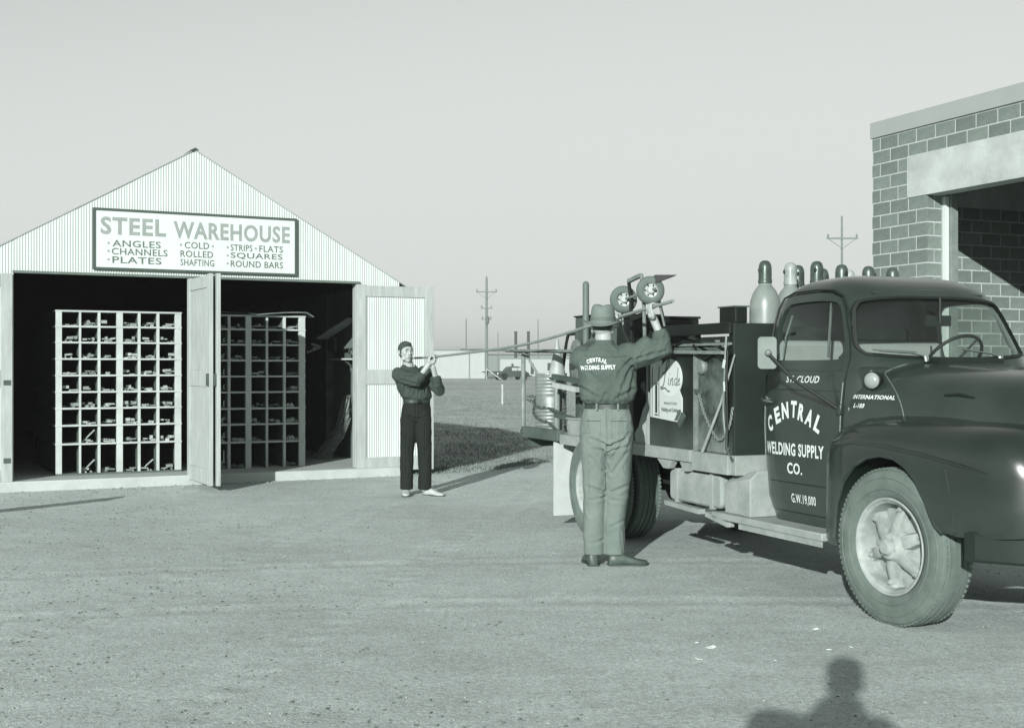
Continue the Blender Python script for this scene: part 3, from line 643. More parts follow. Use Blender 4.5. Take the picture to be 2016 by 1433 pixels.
def cab_solid(off=0.0, dz=0):
    zz = list(np.linspace(.46, 1.42, 7))+list(np.linspace(1.48, 1.96, 9))+[1.99, 2.02, 2.045, 2.065, 2.085, 2.10, 2.112, 2.118, 2.124]
    rs = [cab_ring(z, off) for z in zz]
    rs = [[(x, y, z+(dz if i == len(rs)-1 or z > 2.0 else 0)) for x, y, z in r] for i, r in enumerate(rs)]
    return MB().rings(rs)
def rrect(x0, x1, z0, z1, r, n=5, sk=0):
    out = []
    for cx_, cz_, a0 in ((x1-r, z1-r, 0), (x0+r, z1-r, 90), (x0+r, z0+r, 180), (x1-r, z0+r, 270)):
        for i in range(n+1):
            a = R(a0+90*i/n); out.append((cx_+r*math.cos(a)+sk*(z1-(cz_+r*math.sin(a))), cz_+r*math.sin(a)))
    return out
MXZ = Matrix(((1, 0, 0, 0), (0, 0, 1, 0), (0, 1, 0, 0), (0, 0, 0, 1)))     # poly (x,z), extrude along y
MYZ = Matrix(((0, 0, 1, 0), (1, 0, 0, 0), (0, 1, 0, 0), (0, 0, 0, 1)))     # poly (y,z), extrude along x
win = [(-1.40, 1.545), (-.79, 1.545), (-.735, 1.56), (-.71, 1.60), (-.72, 1.66), (-.80, 1.84), (-.845, 1.90), (-.90, 1.925), (-1.05, 1.935), (-1.30, 1.93), (-1.385, 1.905), (-1.425, 1.84), (-1.445, 1.70), (-1.445, 1.60), (-1.43, 1.56)]
def grow(poly, d):
    cx_ = sum(p[0] for p in poly)/len(poly); cz_ = sum(p[1] for p in poly)/len(poly); out = []
    n = len(poly)
    for i in range(n):
        a = Vector(poly[i-1]); b = Vector(poly[i]); c = Vector(poly[(i+1) % n]); t1 = (b-a).normalized(); t2 = (c-b).normalized()
        nn = Vector((t1.y+t2.y, -(t1.x+t2.x))).normalized()
        if nn.dot(b-Vector((cx_, cz_))) < 0: nn = -nn
        out.append(tuple(b+nn*d))
    return out
wind = [(YC-.60, 1.575), (YC-.30, 1.555), (YC, 1.55), (YC+.30, 1.555), (YC+.60, 1.575), (YC+.655, 1.60), (YC+.665, 1.66), (YC+.625, 1.83), (YC+.59, 1.90), (YC+.53, 1.935), (YC+.3, 1.955), (YC, 1.96), (YC-.3, 1.955), (YC-.53, 1.935), (YC-.59, 1.90), (YC-.625, 1.83), (YC-.665, 1.66), (YC-.655, 1.60)]
def smooth_closed(P, n=4):
    out = []; N = len(P)
    for i in range(N):
        p0, p1, p2, p3 = [Vector(P[k % N]) for k in (i-1, i, i+1, i+2)]
        for j in range(n):
            t = j/n; out.append(tuple(.5*((2*p1)+(-p0+p2)*t+(2*p0-5*p1+4*p2-p3)*t*t+(-p0+3*p1-3*p2+p3)*t**3)))
    return out
win = smooth_closed(win, 3); wind = smooth_closed(wind, 3)
rearw = rrect(YC-.52, YC+.52, 1.66, 1.79, .05)
door_o = [(-1.44, .53), (-.80, .53), (-.655, .70), (-.645, 1.40), (-.655, 1.55), (-.70, 1.68), (-.80, 1.88), (-.86, 1.95), (-.95, 1.985), (-1.10, 1.995), (-1.35, 1.99), (-1.46, 1.96), (-1.515, 1.88), (-1.53, 1.70), (-1.53, .75), (-1.50, .58)]
inner = MB().rings([[(x, y, z) for x, y, z in cab_ring(z, -.035)] for z in [.50, .8, 1.2, 1.42, 1.5, 1.6, 1.75, 1.88, 1.96, 2.0, 2.03, 2.06]])
P_ = lambda poly, a, b, M=MXZ: MB().prism(poly, a, b, M)
shell = boolean(cab_solid().mesh('cab', False), [(inner, 'DIFFERENCE'), (P_(win, -1, 3), 'DIFFERENCE'), (P_(wind, -.85, 0, MYZ), 'DIFFERENCE'), (P_(rearw, -2, -1.3, MYZ), 'DIFFERENCE')])
dcut = P_(grow(door_o, .006), -.5, YC-.3)
cab_me = boolean(shell.copy(), [(dcut, 'DIFFERENCE')])
door_me = boolean(boolean(cab_solid(.005).mesh('cab', False), [(inner, 'DIFFERENCE'), (P_(win, -1, 3), 'DIFFERENCE')]), [(P_(door_o, -.5, YC-.3), 'INTERSECT')])
cab = put('cab', cab_me, m_paint, truck); door = put('door', door_me, m_paint, truck)
# rubber and recess around the door window
fr = boolean(cab_solid(.012).mesh('c', False), [(cab_solid(-.02), 'DIFFERENCE'), (P_(grow(win, .006), -.5, YC-.3), 'INTERSECT'), (P_(grow(win, -.010), -1, YC-.2), 'DIFFERENCE')])
put('window_frame', fr, m_rubber, door)
fr = boolean(cab_solid(.010).mesh('c', False), [(cab_solid(-.03), 'DIFFERENCE'), (P_(grow(wind, .004), -.85, 0, MYZ), 'INTERSECT'), (P_(grow(wind, -.012), -1.2, .2, MYZ), 'DIFFERENCE')])
put('windshield_seal', fr, m_rubber, truck)
gl = boolean(cab_solid(-.008).mesh('c', False), [(cab_solid(-.013), 'DIFFERENCE'), (P_(grow(wind, .001), -.85, 0, MYZ), 'INTERSECT')]); put('windshield', gl, m_glass, truck)
gl = boolean(cab_solid(-.010).mesh('c', False), [(cab_solid(-.015), 'DIFFERENCE'), (P_(grow(win, .001), -.5, YC-.3), 'INTERSECT')]); put('window_pane', gl, m_glass, door)
gl = boolean(cab_solid(-.010).mesh('c', False), [(cab_solid(-.015), 'DIFFERENCE'), (P_(grow(win, .001), YC+.3, 3), 'INTERSECT')]); put('far_side_window', gl, m_glass, truck)
gl = boolean(cab_solid(-.010).mesh('c', False), [(cab_solid(-.015), 'DIFFERENCE'), (P_(rearw, -2, -1.3, MYZ), 'INTERSECT')]); put('rear_window', gl, m_glass, truck)
MB().tube([(-.93, YC-.67, 1.56), (-.955, YC-.625, 1.92)], .010, 8).build('vent_window_bar', m_chrome, door)
MB().tube([(-1.36, YC-.725, 1.56), (-1.365, YC-.70, 1.70), (-1.345, YC-.66, 1.85)], .007, 8).build('window_channel', m_chrome, door)
skin = BVHTree.FromPolygons([v.co.copy() for v in door_me.vertices], [tuple(p.vertices) for p in door_me.polygons])
skin_all = BVHTree.FromPolygons([Vector(v) for v in cab_solid(.005).v], cab_solid(.005).f)
def on_side(x, z, off=.0025, tree=None):
    h = (tree or skin_all).ray_cast(Vector((x, -1, z)), Vector((0, 1, 0)))
    return (x, (h[0].y if h[0] is not None else .15)-off, z)
def side_text(s, x0, x1, z0, z1, bold=.02, m=m_letter, parent=None, name='lettering', shear=0, rot=0, tree=None, off=.0025):
    # text reads left (rear) to right (front)
    vs, fs = fit_text(s, x0, x1, z0, z1, bold, shear, 1, rot)
    mb = MB(); mb.v = [on_side(x, z, off, tree) for x, z in vs]; mb.f = fs
    return mb.build(name, m, parent or door, False)
cent = [('C', 1518, 832.5, 14), ('E', 1533.5, 817, 20), ('N', 1549, 808, 8), ('T', 1566, 805.5, -2), ('R', 1581, 812, -12), ('A', 1597, 822, -20), ('L', 1614, 835, -26)]
def tk(x, y, b=-.14):
    k = (x-1008)/2450; a = (k*(7.2-.3746*b)-2.18+.9272*b)/(.3746+k*.9272); Z = 7.2-.9272*a-.3746*b
    return a, 1.5-(y-722)*Z/2450
for ch, px, py, rot in cent:
    a, z = tk(px, py); w = .066 if ch not in 'NA' else .078
    side_text(ch, a-w/2, a+w/2, z-.056, z+.056, .045, rot=R(rot))
side_text('WELDING SUPPLY', -1.475, -.80, .905, .99, .03)
side_text('CO.', -1.205, -1.035, .785, .86, .025)
side_text('G.W.19,000', -1.17, -.90, .585, .655, .015)
side_text('ST. CLOUD', -1.225, -.86, 1.395, 1.440, .02, shear=.2)
def shell_parts():
    prof = [(-.60, .775, 1.535), (-.46, .775, 1.535), (-.438, .768, 1.533), (-.30, .735, 1.522), (-.15, .705, 1.513), (.05, .67, 1.50), (.35, .64, 1.488), (.65, .61, 1.47), (.85, .575, 1.445), (.97, .52, 1.39), (1.03, .44, 1.30), (1.05, .34, 1.18)]
    def ring(x, hw, zt, k=1.0):
        r_ = []
        for i in range(33):
            a = PI*i/32; c, s = math.cos(a), math.sin(a)
            r_.append((x, YC-hw*k*math.copysign(abs(c)**(2/3.3), c), .95+(zt-.95)*k*abs(s)**(2/3.8)))
        return r_
    MB().rings([ring(*p) for p in prof[2:]]).build('hood', m_paint, truck, ang=50)
    MB().rings([ring(*p) for p in prof[:3]]).build('cowl', m_paint, truck, ang=50)
    full = MB().rings([ring(*p) for p in prof]); hood_tree = BVHTree.FromPolygons([Vector(v) for v in full.v], full.f); cowl_tree = hood_tree
    MB().prism(rrect(YC-.26, YC+.26, 0, .040, .015), 0, .10, Matrix.Translation((-.45, 0, 1.515)) @ MYZ).build('cowl_vent', m_rubber, truck)
    # hood seam bead, hood side vent, wiper
    xs = [p[0] for p in prof]
    for side in (1, -1):
        pts = []
        for a in np.linspace(.12, 1.30, 22):
            x = -.14-.32*min(1, max(0, (a-.12)/.75))**1.6; hw = float(np.interp(x, xs, [p[1] for p in prof])); zt = float(np.interp(x, xs, [p[2] for p in prof]))
            pts.append((x, YC-side*hw*1.003*abs(math.cos(a))**(2/3.3), .95+(zt-.95)*1.004*abs(math.sin(a))**(2/3.8)))
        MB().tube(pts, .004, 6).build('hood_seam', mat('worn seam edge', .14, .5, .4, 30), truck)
    a, z = .20, 1.335
    MB().tube([on_side(a-.10, z, .004, hood_tree), on_side(a, z+.006, .006, hood_tree), on_side(a+.12, z-.01, .004, hood_tree)], [.008, .011, .006], 8).build('hood_side_vent', m_rubber, truck)
    return hood_tree, cowl_tree
hood_tree, cowl_tree = shell_parts()
def bolt_tree(p, off): return on_side(p[0], p[1], off, hood_tree)
def side2(x, z, off):
    a = on_side(x, z, off, hood_tree); b = on_side(x, z, off, cowl_tree); v = [q[1] for q in (a, b) if abs(q[1]-(.15-off)) > 1e-6]
    if not v: v = [on_side(x+.03, z, off, hood_tree)[1]]
    return (x, min(v), z)
vs, fs = fit_text('INTERNATIONAL', -.575, -.245, 1.300, 1.326, .03, 0, 1)
mb = MB(); mb.v = [side2(x, z, .004) for x, z in vs]; mb.f = fs; mb.build('badge_lettering', m_letter, truck, False)
vs, fs = fit_text('L-180', -.55, -.45, 1.245, 1.273, .03, .2, 1)
mb = MB(); mb.v = [side2(x, z, .004) for x, z in vs]; mb.f = fs; mb.build('badge_lettering', m_letter, truck, False)
ln = boolean(cab_solid(-.0365).mesh('c', False), [(cab_solid(-.042), 'DIFFERENCE'), (P_(grow(win, .012), -1, 3), 'DIFFERENCE'), (P_(grow(wind, .012), -.85, 0, MYZ), 'DIFFERENCE'), (P_(grow(rearw, .004), -2, -1.3, MYZ), 'DIFFERENCE')])
put('cab_lining', ln, mat('grey cab lining', .05, .7, .1), truck)
# side marker lamp on the cowl, door handle, hinge, seams
p = on_side(-.455, 1.415, 0, cowl_tree); Mx = Matrix.Translation(p) @ Matrix.Rotation(R(90), 4, 'X')
o = MB().lathe([(.03, -.02), (.052, .01), (.056, .045), (.056, .065), (.050, .07)], 24, Mx @ Matrix.Rotation(R(25), 4, 'Y')).build('cowl_lamp', m_black, truck)
MB().lathe([(.050, .070), (.042, .082), (.025, .090), (.001, .094)], 24, Mx @ Matrix.Rotation(R(25), 4, 'Y')).build('lamp_lens', mat('frosted lamp lens', .26, .25, .15, 12), o)
p = on_side(-1.47, 1.275, 0)
o = MB().lathe([(.026, 0), (.026, .012), (.014, .02), (.014, .045)], 14, Matrix.Translation(p) @ Matrix.Rotation(R(90), 4, 'X')).tube([(p[0], p[1]-.045, p[2]), (p[0]+.06, p[1]-.05, p[2]-.006), (p[0]+.13, p[1]-.046, p[2]-.014)], [.012, .013, .009], 8).build('door_handle', m_chrome, door)
for z in (1.23, .72): p = on_side(-.668, z, 0); MB().bb(p[0]-.02, p[0]+.03, p[1]-.022, p[1]+.01, z-.035, z+.035).build('hinge', m_paint, door, False, bevel=.006)
# belt moulding line on the door
for z, d in ((1.475, .006), (1.345, .006)):
    MB().tube([on_side(x, z, -.001) for x in np.linspace(-1.5, -.67, 10)], .006, 6).build('pressed_crease', m_paint, door)
MB().tube([on_side(x, .725, -.002) for x in np.linspace(-1.5, -.67, 10)], .005, 6).build('door_sill_seam', m_rubber, door)
def edge_line(poly, off=.006): return [on_side(x, z, off) for x, z in poly]
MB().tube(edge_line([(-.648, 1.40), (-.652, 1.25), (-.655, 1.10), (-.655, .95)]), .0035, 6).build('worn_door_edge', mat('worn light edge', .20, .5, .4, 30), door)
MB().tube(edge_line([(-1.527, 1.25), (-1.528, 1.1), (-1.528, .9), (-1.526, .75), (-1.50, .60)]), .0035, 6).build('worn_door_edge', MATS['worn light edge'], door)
MB().tube(edge_line([(-1.545, 1.66), (-1.54, 1.80), (-1.525, 1.90), (-1.48, 1.975), (-1.36, 2.008), (-1.10, 2.014), (-.94, 2.003), (-.84, 1.962), (-.775, 1.88), (-.70, 1.75)], .012), .007, 6).build('drip_rail', m_rubber, truck)
MB().tube([(x, y-.0, z) for x, y, z in [(-.80+.0*i, YC+.50*(i/8-.5)*2, 1.995-.018*((i-8)/8)**2 if False else 1.99-.03*abs((i-8)/8)**2.5) for i in range(17)]][:0] or [(-.76, YC-.45, 1.978), (-.765, YC, 2.0), (-.76, YC+.45, 1.978)], .010, 8).build('visor_lip', m_paint, truck)
# wiper
MB().tube([(-.42, YC-.30, 1.53), (-.43, YC-.30, 1.565)], .018, 10).tube([(-.43, YC-.30, 1.565), (-.44, YC-.40, 1.585), (-.475, YC-.62, 1.60)], .006, 6).tube([(-.44, YC-.36, 1.592), (-.485, YC-.66, 1.606)], .005, 6).build('wiper', m_chrome, truck)
MB().tube([(-.42, YC+.30, 1.53), (-.43, YC+.30, 1.565)], .018, 10).tube([(-.43, YC+.30, 1.565), (-.425, YC+.22, 1.585), (-.45, YC+.02, 1.61)], .006, 6).build('wiper', m_chrome, truck)
# interior
MB().box((-1.30, YC, 1.18), (.50, 1.40, .30)).build('seat', m_seat, truck, bevel=.04)
MB().box((-1.48, YC, 1.47), (.16, 1.40, .42), Matrix.Rotation(R(-6), 3, 'Y')).build('seat_back', m_seat, truck, bevel=.04)
MB().bb(-.75, -.46, YC-.70, YC+.70, 1.30, 1.50).build('dashboard', m_paint, truck, bevel=.03)
st = Matrix.Translation((-.93, YC+.36, 1.55)) @ Matrix.Rotation(R(-48), 4, 'Y')
mb = MB(); ring_ = [st @ Vector((.215*math.cos(a), .215*math.sin(a), 0)) for a in np.linspace(0, 2*PI, 33)]
mb.tube(ring_, .012, 8, False)
for q in range(3): a = 2*PI*q/3+.5; mb.tube([st @ Vector((0, 0, -.03)), st @ Vector((.21*math.cos(a), .21*math.sin(a), 0))], .008, 6)
mb.tube([st @ Vector((0, 0, 0)), st @ Vector((0, 0, -.5))], .02, 8); mb.build('steering_wheel', m_rubber, truck)
MB().tube([(-.62, YC-.02, 1.78), (-.62, YC-.02, 1.95)], .008, 6).box((-.64, YC-.02, 1.80), (.02, .20, .07)).build('rear_view_mirror', m_rubber, truck)
# outside mirror on its long arm
o = MB().prism(rrect(-.062, .062, -.105, .105, .025), -.008, .008, Matrix.Translation((-1.02, -.15, 1.59)) @ Matrix.Rotation(R(-22), 4, 'Z') @ MYZ).build('side_mirror', mat('mirror back plate', .20, .4, .2, 6), truck, bevel=.004)
p = on_side(-.665, 1.24, 0)
MB().tube([(-.99, -.160, 1.585), (-.86, -.06, 1.42), (p[0], p[1]-.015, 1.235)], .011, 8).build('mirror_arm', m_rubber, o)
MB().tube([(-1.005, -.155, 1.59), (-.985, -.165, 1.592)], .022, 12, True, True).build('mirror_ball', m_steel, o)
# fenders: closed loft, wheel arch cut out
arch = [(-.505, .30), (-.485, .45), (-.455, .66), (-.385, .81), (-.29, .905), (-.17, .962), (-.05, .985), (.07, .975), (.17, .935), (.26, .865), (.335, .765), (.375, .69), (.415, .635), (.47, .600), (.55, .592), (.55, .30)]
def fender(side):
    rs = []
    def yy(v): return v if side < 0 else 2*YC-v
    #      x    outer  ztop   z shoulder  bottom
    prof = [(-.665, .10, 1.02, .40), (-.64, .035, 1.09, .40), (-.56, .00, 1.155, .40), (-.4, -.018, 1.195, .40), (-.2, -.028, 1.21, .42), (0, -.03, 1.212, .5), (.2, -.03, 1.208, .56), (.4, -.028, 1.195, .585), (.6, -.022, 1.195, .59), (.75, -.010, 1.185, .60),
            (.86, .015, 1.165, .61), (.94, .06, 1.125, .62), (.99, .13, 1.065, .64), (1.015, .23, .99, .66)]
    for x, yo, zt, zb in prof:
        r_ = [(x, yy(.62), zb), (x, yy(yo+.015), zb)]
        zsd = zt-.20
        r_ += [(x, yy(yo), zb+.03), (x, yy(yo-.004), (zb+zsd)/2), (x, yy(yo), zsd)]
        for i in range(1, 9):
            a = (PI/2)*i/8; r_.append((x, yy(yo+.34*(1-math.cos(a)**.8)), zsd+(zt-zsd)*math.sin(a)**.9))
        r_ += [(x, yy(.50), zt+.005), (x, yy(.62), zt+.01)]
        rs.append(r_)
    me = MB().rings(rs).mesh('fender', False)
    y0, y1 = (-.5, .50) if side < 0 else (2*YC-.50, 2*YC+.5)
    lip = P_(arch, y0, y1)
    me = boolean(me, [(lip, 'DIFFERENCE')])
    o = put('front_fender', me, m_fpaint, truck)
    e = -.024 if side < 0 else 2*YC+.024
    MB().tube([(x, e+(.004 if side < 0 else -.004), z) for x, z in arch[1:-2]], .011, 8).build('arch_lip', m_fpaint, o)
    return o
ff = fender(-1); fender(1)
pts = [(x, y, z) for x, y, z in [(-.55, -.002, 1.02), (-.3, -.022, 1.045), (0, -.03, 1.04), (.3, -.03, 1.015), (.6, -.026, .975), (.78, -.006, .945)]]
MB().tube(pts, [.004, .010, .012, .012, .010, .004], 8).build('pressed_crease', m_fpaint, ff)
MB().tube([(.56, -.022, .60), (.545, -.024, .75), (.50, -.028, .95)], .003, 6).build('panel_seam', m_rubber, ff)
# inner splash panel, dusty
MB().bb(-.62, -.58, .06, .5, .40, .92).build('splash_panel', m_dusty, truck, False)
# headlight bezel on nose, grille, bumper
for y in (.26, 2*YC-.26):
    o = MB().lathe([(.02, 0), (.125, 0), (.135, .03), (.12, .07), (.10, .075)], 24, Matrix.Translation((.985, y+.03, .97)) @ Matrix.Rotation(R(90), 4, 'Y')).build('headlight', m_fpaint, truck)
    MB().lathe([(.10, .06), (.07, .085), (.001, .095)], 24, Matrix.Translation((.985, y+.03, .97)) @ Matrix.Rotation(R(90), 4, 'Y')).build('lens', MATS['frosted lamp lens'], o)
mb = MB().bb(.90, 1.02, .42, 2*YC-.42, .62, 1.2); mb.build('grille_panel', m_fpaint, truck, bevel=.03)
for q in range(7): MB().bb(1.021, 1.04, .50, 2*YC-.50, .70+q*.065, .72+q*.065).build('grille_bar', m_fpaint, truck, False)
rs = []
for y in np.linspace(-.03, 2*YC+.03, 15):
    cx_ = 1.10-.42*abs((y-YC)/(YC+.03))**4
    rs.append([(cx_-.03, y, .475), (cx_+.03, y, .475), (cx_+.045, y, .49), (cx_+.045, y, .61), (cx_+.03, y, .625), (cx_-.03, y, .625)])
MB().rings(rs).build('front_bumper', mat('black bumper', .02, .3, .3, 5), truck, ang=30)
# chassis
for y in (.52, 1.34): MB().bb(-5.3, 1.0, y-.035, y+.035, .58, .80).build('frame_rail', m_chassis, truck, False)
MB().tube([(-3.93, .15, .46), (-3.93, 1.7, .46)], .06, 12).ell((-3.93, YC, .46), (.2, .2, .22)).build('rear_axle', m_chassis, truck)
MB().tube([(0, .2, .44), (0, 1.66, .44)], .045, 10).bb(-.4, .4, .55, .62, .47, .53).bb(-.4, .4, 1.24, 1.31, .47, .53).build('front_axle', m_chassis, truck)
MB().tube([(-3.8, YC, .5), (-1.0, YC, .62)], .05, 10).build('drive_shaft', m_chassis, truck)
MB().bb(-.4, .7, .55, 1.3, .55, 1.1).bb(-1.3, -.4, .7, 1.15, .45, .9).build('engine_block', m_chassis, truck, bevel=.03)
MB().bb(-4.7, -3.2, .5, .58, .50, .57).bb(-4.7, -3.2, 1.28, 1.36, .50, .57).build('leaf_spring', m_chassis, truck, False)
# wheels (axis along y)
def wheel(x, y, rot, side, dual=False, steer=0):
    o = bpy.data.objects.new('wheel', None); COL.objects.link(o); o.parent = truck
    o.matrix_local = Matrix.Translation((x, y, .46)) @ Matrix.Rotation(R(steer), 4, 'Z') @ Matrix.Rotation(R(90)*side, 4, 'X') @ Matrix.Rotation(rot, 4, 'Z') @ Matrix.Diagonal((1, 1, .88, 1))
    # local z = outward; outer sidewall at z=0
    prof = [(.268, -.20), (.30, -.225), (.36, -.235), (.41, -.232), (.438, -.222), (.448, -.21), (.452, -.185), (.444, -.183), (.444, -.176), (.456, -.174), (.458, -.142), (.447, -.14), (.447, -.132), (.459, -.13), (.460, -.092),
            (.448, -.09), (.448, -.082), (.459, -.08), (.457, -.048), (.446, -.046), (.446, -.039), (.453, -.037), (.448, -.015), (.436, .000), (.41, .010), (.36, .014), (.325, .010), (.30, .000), (.288, -.006), (.279, -.014), (.268, -.02)]
    mb = MB().lathe(prof+[prof[0]], 96, None, False)
    for k in range(84):
        a = 2*PI*k/84; M_ = Matrix.Rotation(a, 4, 'Z')
        for zz, s_ in ((-.022, 1), (-.205, -1)):
            M3 = (M_ @ Matrix.Translation((.4425, 0, zz))).copy(); q = MB().box((0, 0, 0), (.012, .020, .036)); mb.add([M3 @ Matrix.Rotation(s_*.5, 4, 'Y') @ Vector(v) for v in q.v], q.f)
        if k % 2 == 0:
            q = MB().box((.454, 0, -.111), (.010, .006, .03)); mb.add([M_ @ Vector(v) for v in q.v], q.f)
    mb.build('tyre', m_tyre, o, ang=30)
    rim = MB().lathe([(.276, -.012), (.284, .002), (.279, .008), (.270, .004), (.262, -.012), (.252, -.018), (.246, -.04), (.240, -.075), (.238, -.17), (.246, -.19), (.27, -.21), (.262, -.213), (.236, -.195), (.23, -.16)], 64, None, False).build('rim', m_rim, o)
    mb = MB()
    mb.lathe([(.001, -.115), (.105, -.115), (.115, -.09), (.105, -.045), (.085, -.03), (.075, .005), (.068, .012), (.05, .014), (.046, .034), (.036, .046), (.001, .048)], 32)
    n6 = 6
    for k in range(n6):
        a = 2*PI*k/n6; M_ = Matrix.Rotation(a, 4, 'Z'); rs = []
        for r_, w, z0, z1 in ((.06, .055, -.10, -.038), (.12, .05, -.10, -.035), (.18, .040, -.12, -.055), (.225, .042, -.14, -.075), (.242, .055, -.15, -.07)):
            rs.append([M_ @ Vector((r_, -w, z0)), M_ @ Vector((r_, w, z0)), M_ @ Vector((r_, w*.75, z1)), M_ @ Vector((r_, w*.3, z1+.012)), M_ @ Vector((r_, -w*.3, z1+.012)), M_ @ Vector((r_, -w*.75, z1))])
        mb.rings(rs)
        q = MB().lathe([(.016, 0), (.016, .018), (.009, .02), (.009, .03)], 8); mb.add([M_ @ Matrix.Translation((.218, 0, -.065)) @ Vector(v) for v in q.v], q.f)
        q = MB().lathe([(.010, 0), (.010, .012)], 6); mb.add([M_ @ Matrix.Rotation(.5, 4, 'Z') @ Matrix.Translation((.062, 0, .004)) @ Vector(v) for v in q.v], q.f)
    for k in range(n6):     # dished web plates leaving a narrow slot beside each spoke
        rs = []
        for q in range(9):
            a = 2*PI*(k+.16)/n6+(2*PI/n6*.60)*q/8
            rs.append([Vector((r_*math.cos(a), r_*math.sin(a), z_)) for r_, z_ in ((.10, -.085), (.17, -.105), (.243, -.125), (.243, -.135), (.17, -.115), (.10, -.095))])
        mb.rings(rs)
    mb.build('spoked_hub', m_rim, o, ang=40)
    MB().lathe([(.06, -.20), (.19, -.20), (.20, -.19), (.20, -.15), (.18, -.145), (.06, -.145)], 32).build('brake_drum', m_chassis, o)
    # sidewall ribs
    MB().lathe([(.328, .0125), (.333, .0170), (.338, .0125)], 64, None, False).build('sidewall_rib', m_tyre, o); MB().lathe([(.393, .012), (.398, .0155), (.403, .011)], 64, None, False).build('sidewall_rib', m_tyre, o)
    return o
wheel(0, 0, .35, 1, steer=2.5); wheel(0, 2*YC, .1, -1, steer=2.5)
wheel(-3.93, -.03, .9, 1); wheel(-3.93, .23, .2, 1); wheel(-3.93, 2*YC+.03, .2, -1); wheel(-3.93, 2*YC-.23, .4, -1)
# running board, fuel tank, step box
mb = MB().prism([(-1.98, .425), (-1.94, .405), (-.64, .405), (-.64, .455), (-1.96, .455)], 0.0, .30, MXZ); mb.build('running_board', m_dusty, truck, bevel=.008)
MB().bb(-1.62, -.66, .012, .022, .365, .404).build('board_lip', m_dusty, truck, False)
o = MB().prism(rrect(-2.62, -1.86, .475, .715, .05), .02, .50, MXZ).build('fuel_tank', m_dusty, truck, bevel=.02)
for x in (-2.5, -1.99): MB().prism(rrect(x-.018, x+.018, .465, .725, .004), .012, .51, MXZ).build('tank_strap', m_dusty, o, False)
MB().tube([(-2.3, .10, .715), (-2.3, .06, .77)], .03, 12).build('filler_cap', m_rust, o)
MB().beam((-2.66, .03, .45), (-2.15, .03, .43), .06, .035).beam((-2.05, .03, .425), (-1.75, .03, .38), .06, .035).build('tank_bracket', m_dusty, truck, False)
rs = []
for x, z1 in ((-1.83, .725), (-1.78, .735), (-1.62, .76), (-1.5, .78)): rs.append([(x, .03, .456), (x, .5, .456), (x, .5, z1), (x, .10, z1), (x, .03, z1-.06)])
MB().rings(rs).build('step_box', m_dusty, truck, bevel=.01)
# bed
o = MB().bb(-5.45, -1.72, .03, 2*YC-.03, .80, .845).build('bed_floor', m_deck, truck, False)
for i in range(12): yy = .03+i*.15; MB().bb(-5.44, -1.73, yy+.003, min(yy+.147, 2*YC-.03), .846, .868).build('deck_plank', m_deck, truck, False)
MB().bb(-4.58, -2.22, -.03, .028, .79, .88).build('side_rail', m_dusty, truck, False, bevel=.004)
MB().bb(-5.47, -4.60, -.045, .028, .815, .915).build('rear_side_rail', mat('dark worn rail', .09, .8, .3, 6), truck, False, bevel=.004)
MB().lathe([(.022, 0), (.022, .02), (.008, .022)], 12, Matrix.Translation((-5.42, -.045, .87)) @ Matrix.Rotation(R(90), 4, 'X')).build('rail_bolt', m_chrome, truck)
MB().bb(-2.20, -1.70, -.028, .028, .735, .875).build('side_skirt', m_dusty, truck, False, bevel=.006)
MB().bb(-1.69, -1.64, .0, .5, .735, .875).build('side_skirt', m_dusty, truck, False, bevel=.006)
for x, w in ((-2.6, .12), (-2.30, .07)):
    MB().add([(x-w, -.03, .785), (x+w, -.03, .785), (x+w*.5, -.03, .72), (x-w*.2, -.03, .72), (x-w, .02, .785), (x+w, .02, .785), (x+w*.5, .02, .72), (x-w*.2, .02, .72)], [(0, 1, 2, 3), (7, 6, 5, 4), (0, 4, 5, 1), (1, 5, 6, 2), (2, 6, 7, 3), (3, 7, 4, 0)]).build('stake_pocket', m_dusty, truck, False)
MB().bb(-5.47, -5.42, .03, 2*YC-.03, .72, .84).build('rear_sill', m_rust, truck, False)
MB().bb(-4.72, -4.70, -.03, .52, .12, .80).build('mud_flap', mat('pale dusty mud flap', .44, .9, .12, 5, .1), truck, False)
MB().bb(-4.72, -4.70, 1.34, 2*YC+.03, .12, .80).build('mud_flap', MATS['pale dusty mud flap'], truck, False)
# bulkhead, stake rack rails and posts
MB().bb(-1.715, -1.69, .02, 2*YC-.02, .87, 1.81).build('bulkhead', mat('dark bulkhead paint', .018, .6, .3, 4), truck, False, bevel=.004)
MB().bb(-2.75, -1.716, .0, .035, 1.735, 1.815).build('top_rail', m_black, truck, False, bevel=.004)
MB().bb(-5.3, -1.72, 2*YC-.035, 2*YC, 1.74, 1.80).build('top_rail', m_black, truck, False)
MB().bb(-5.3, -1.72, 2*YC-.035, 2*YC, 1.2, 1.3).build('far_side_board', m_black, truck, False)
MB().bb(-2.62, -1.716, .005, .02, 1.655, 1.672).build('rack_bar', m_steel, truck, False)
for x in (-2.72, -2.25, -1.78): MB().bb(x, x+.035, .036, .062, .87, 1.80).build('stake', m_black, truck, False)
for x in (-5.4, -3.5, -1.8): MB().bb(x, x+.05, 2*YC-.06, 2*YC-.036, .87, 1.80).build('stake', m_black, truck, False)
MB().tube([(-5.47, -.02, .86), (-5.47, -.02, 1.62), (-5.46, .02, 1.655)], .022, 10).build('rear_stake', m_steel, truck)
MB().tube([(-5.45, .0, 1.62), (-5.28, .05, 1.43)], .014, 8).build('stake_brace', m_steel, truck)
MB().tube([(-5.62, -.01, 1.645), (-5.28, -.01, 1.655)], .012, 8).build('stake_hook', m_rust, truck)

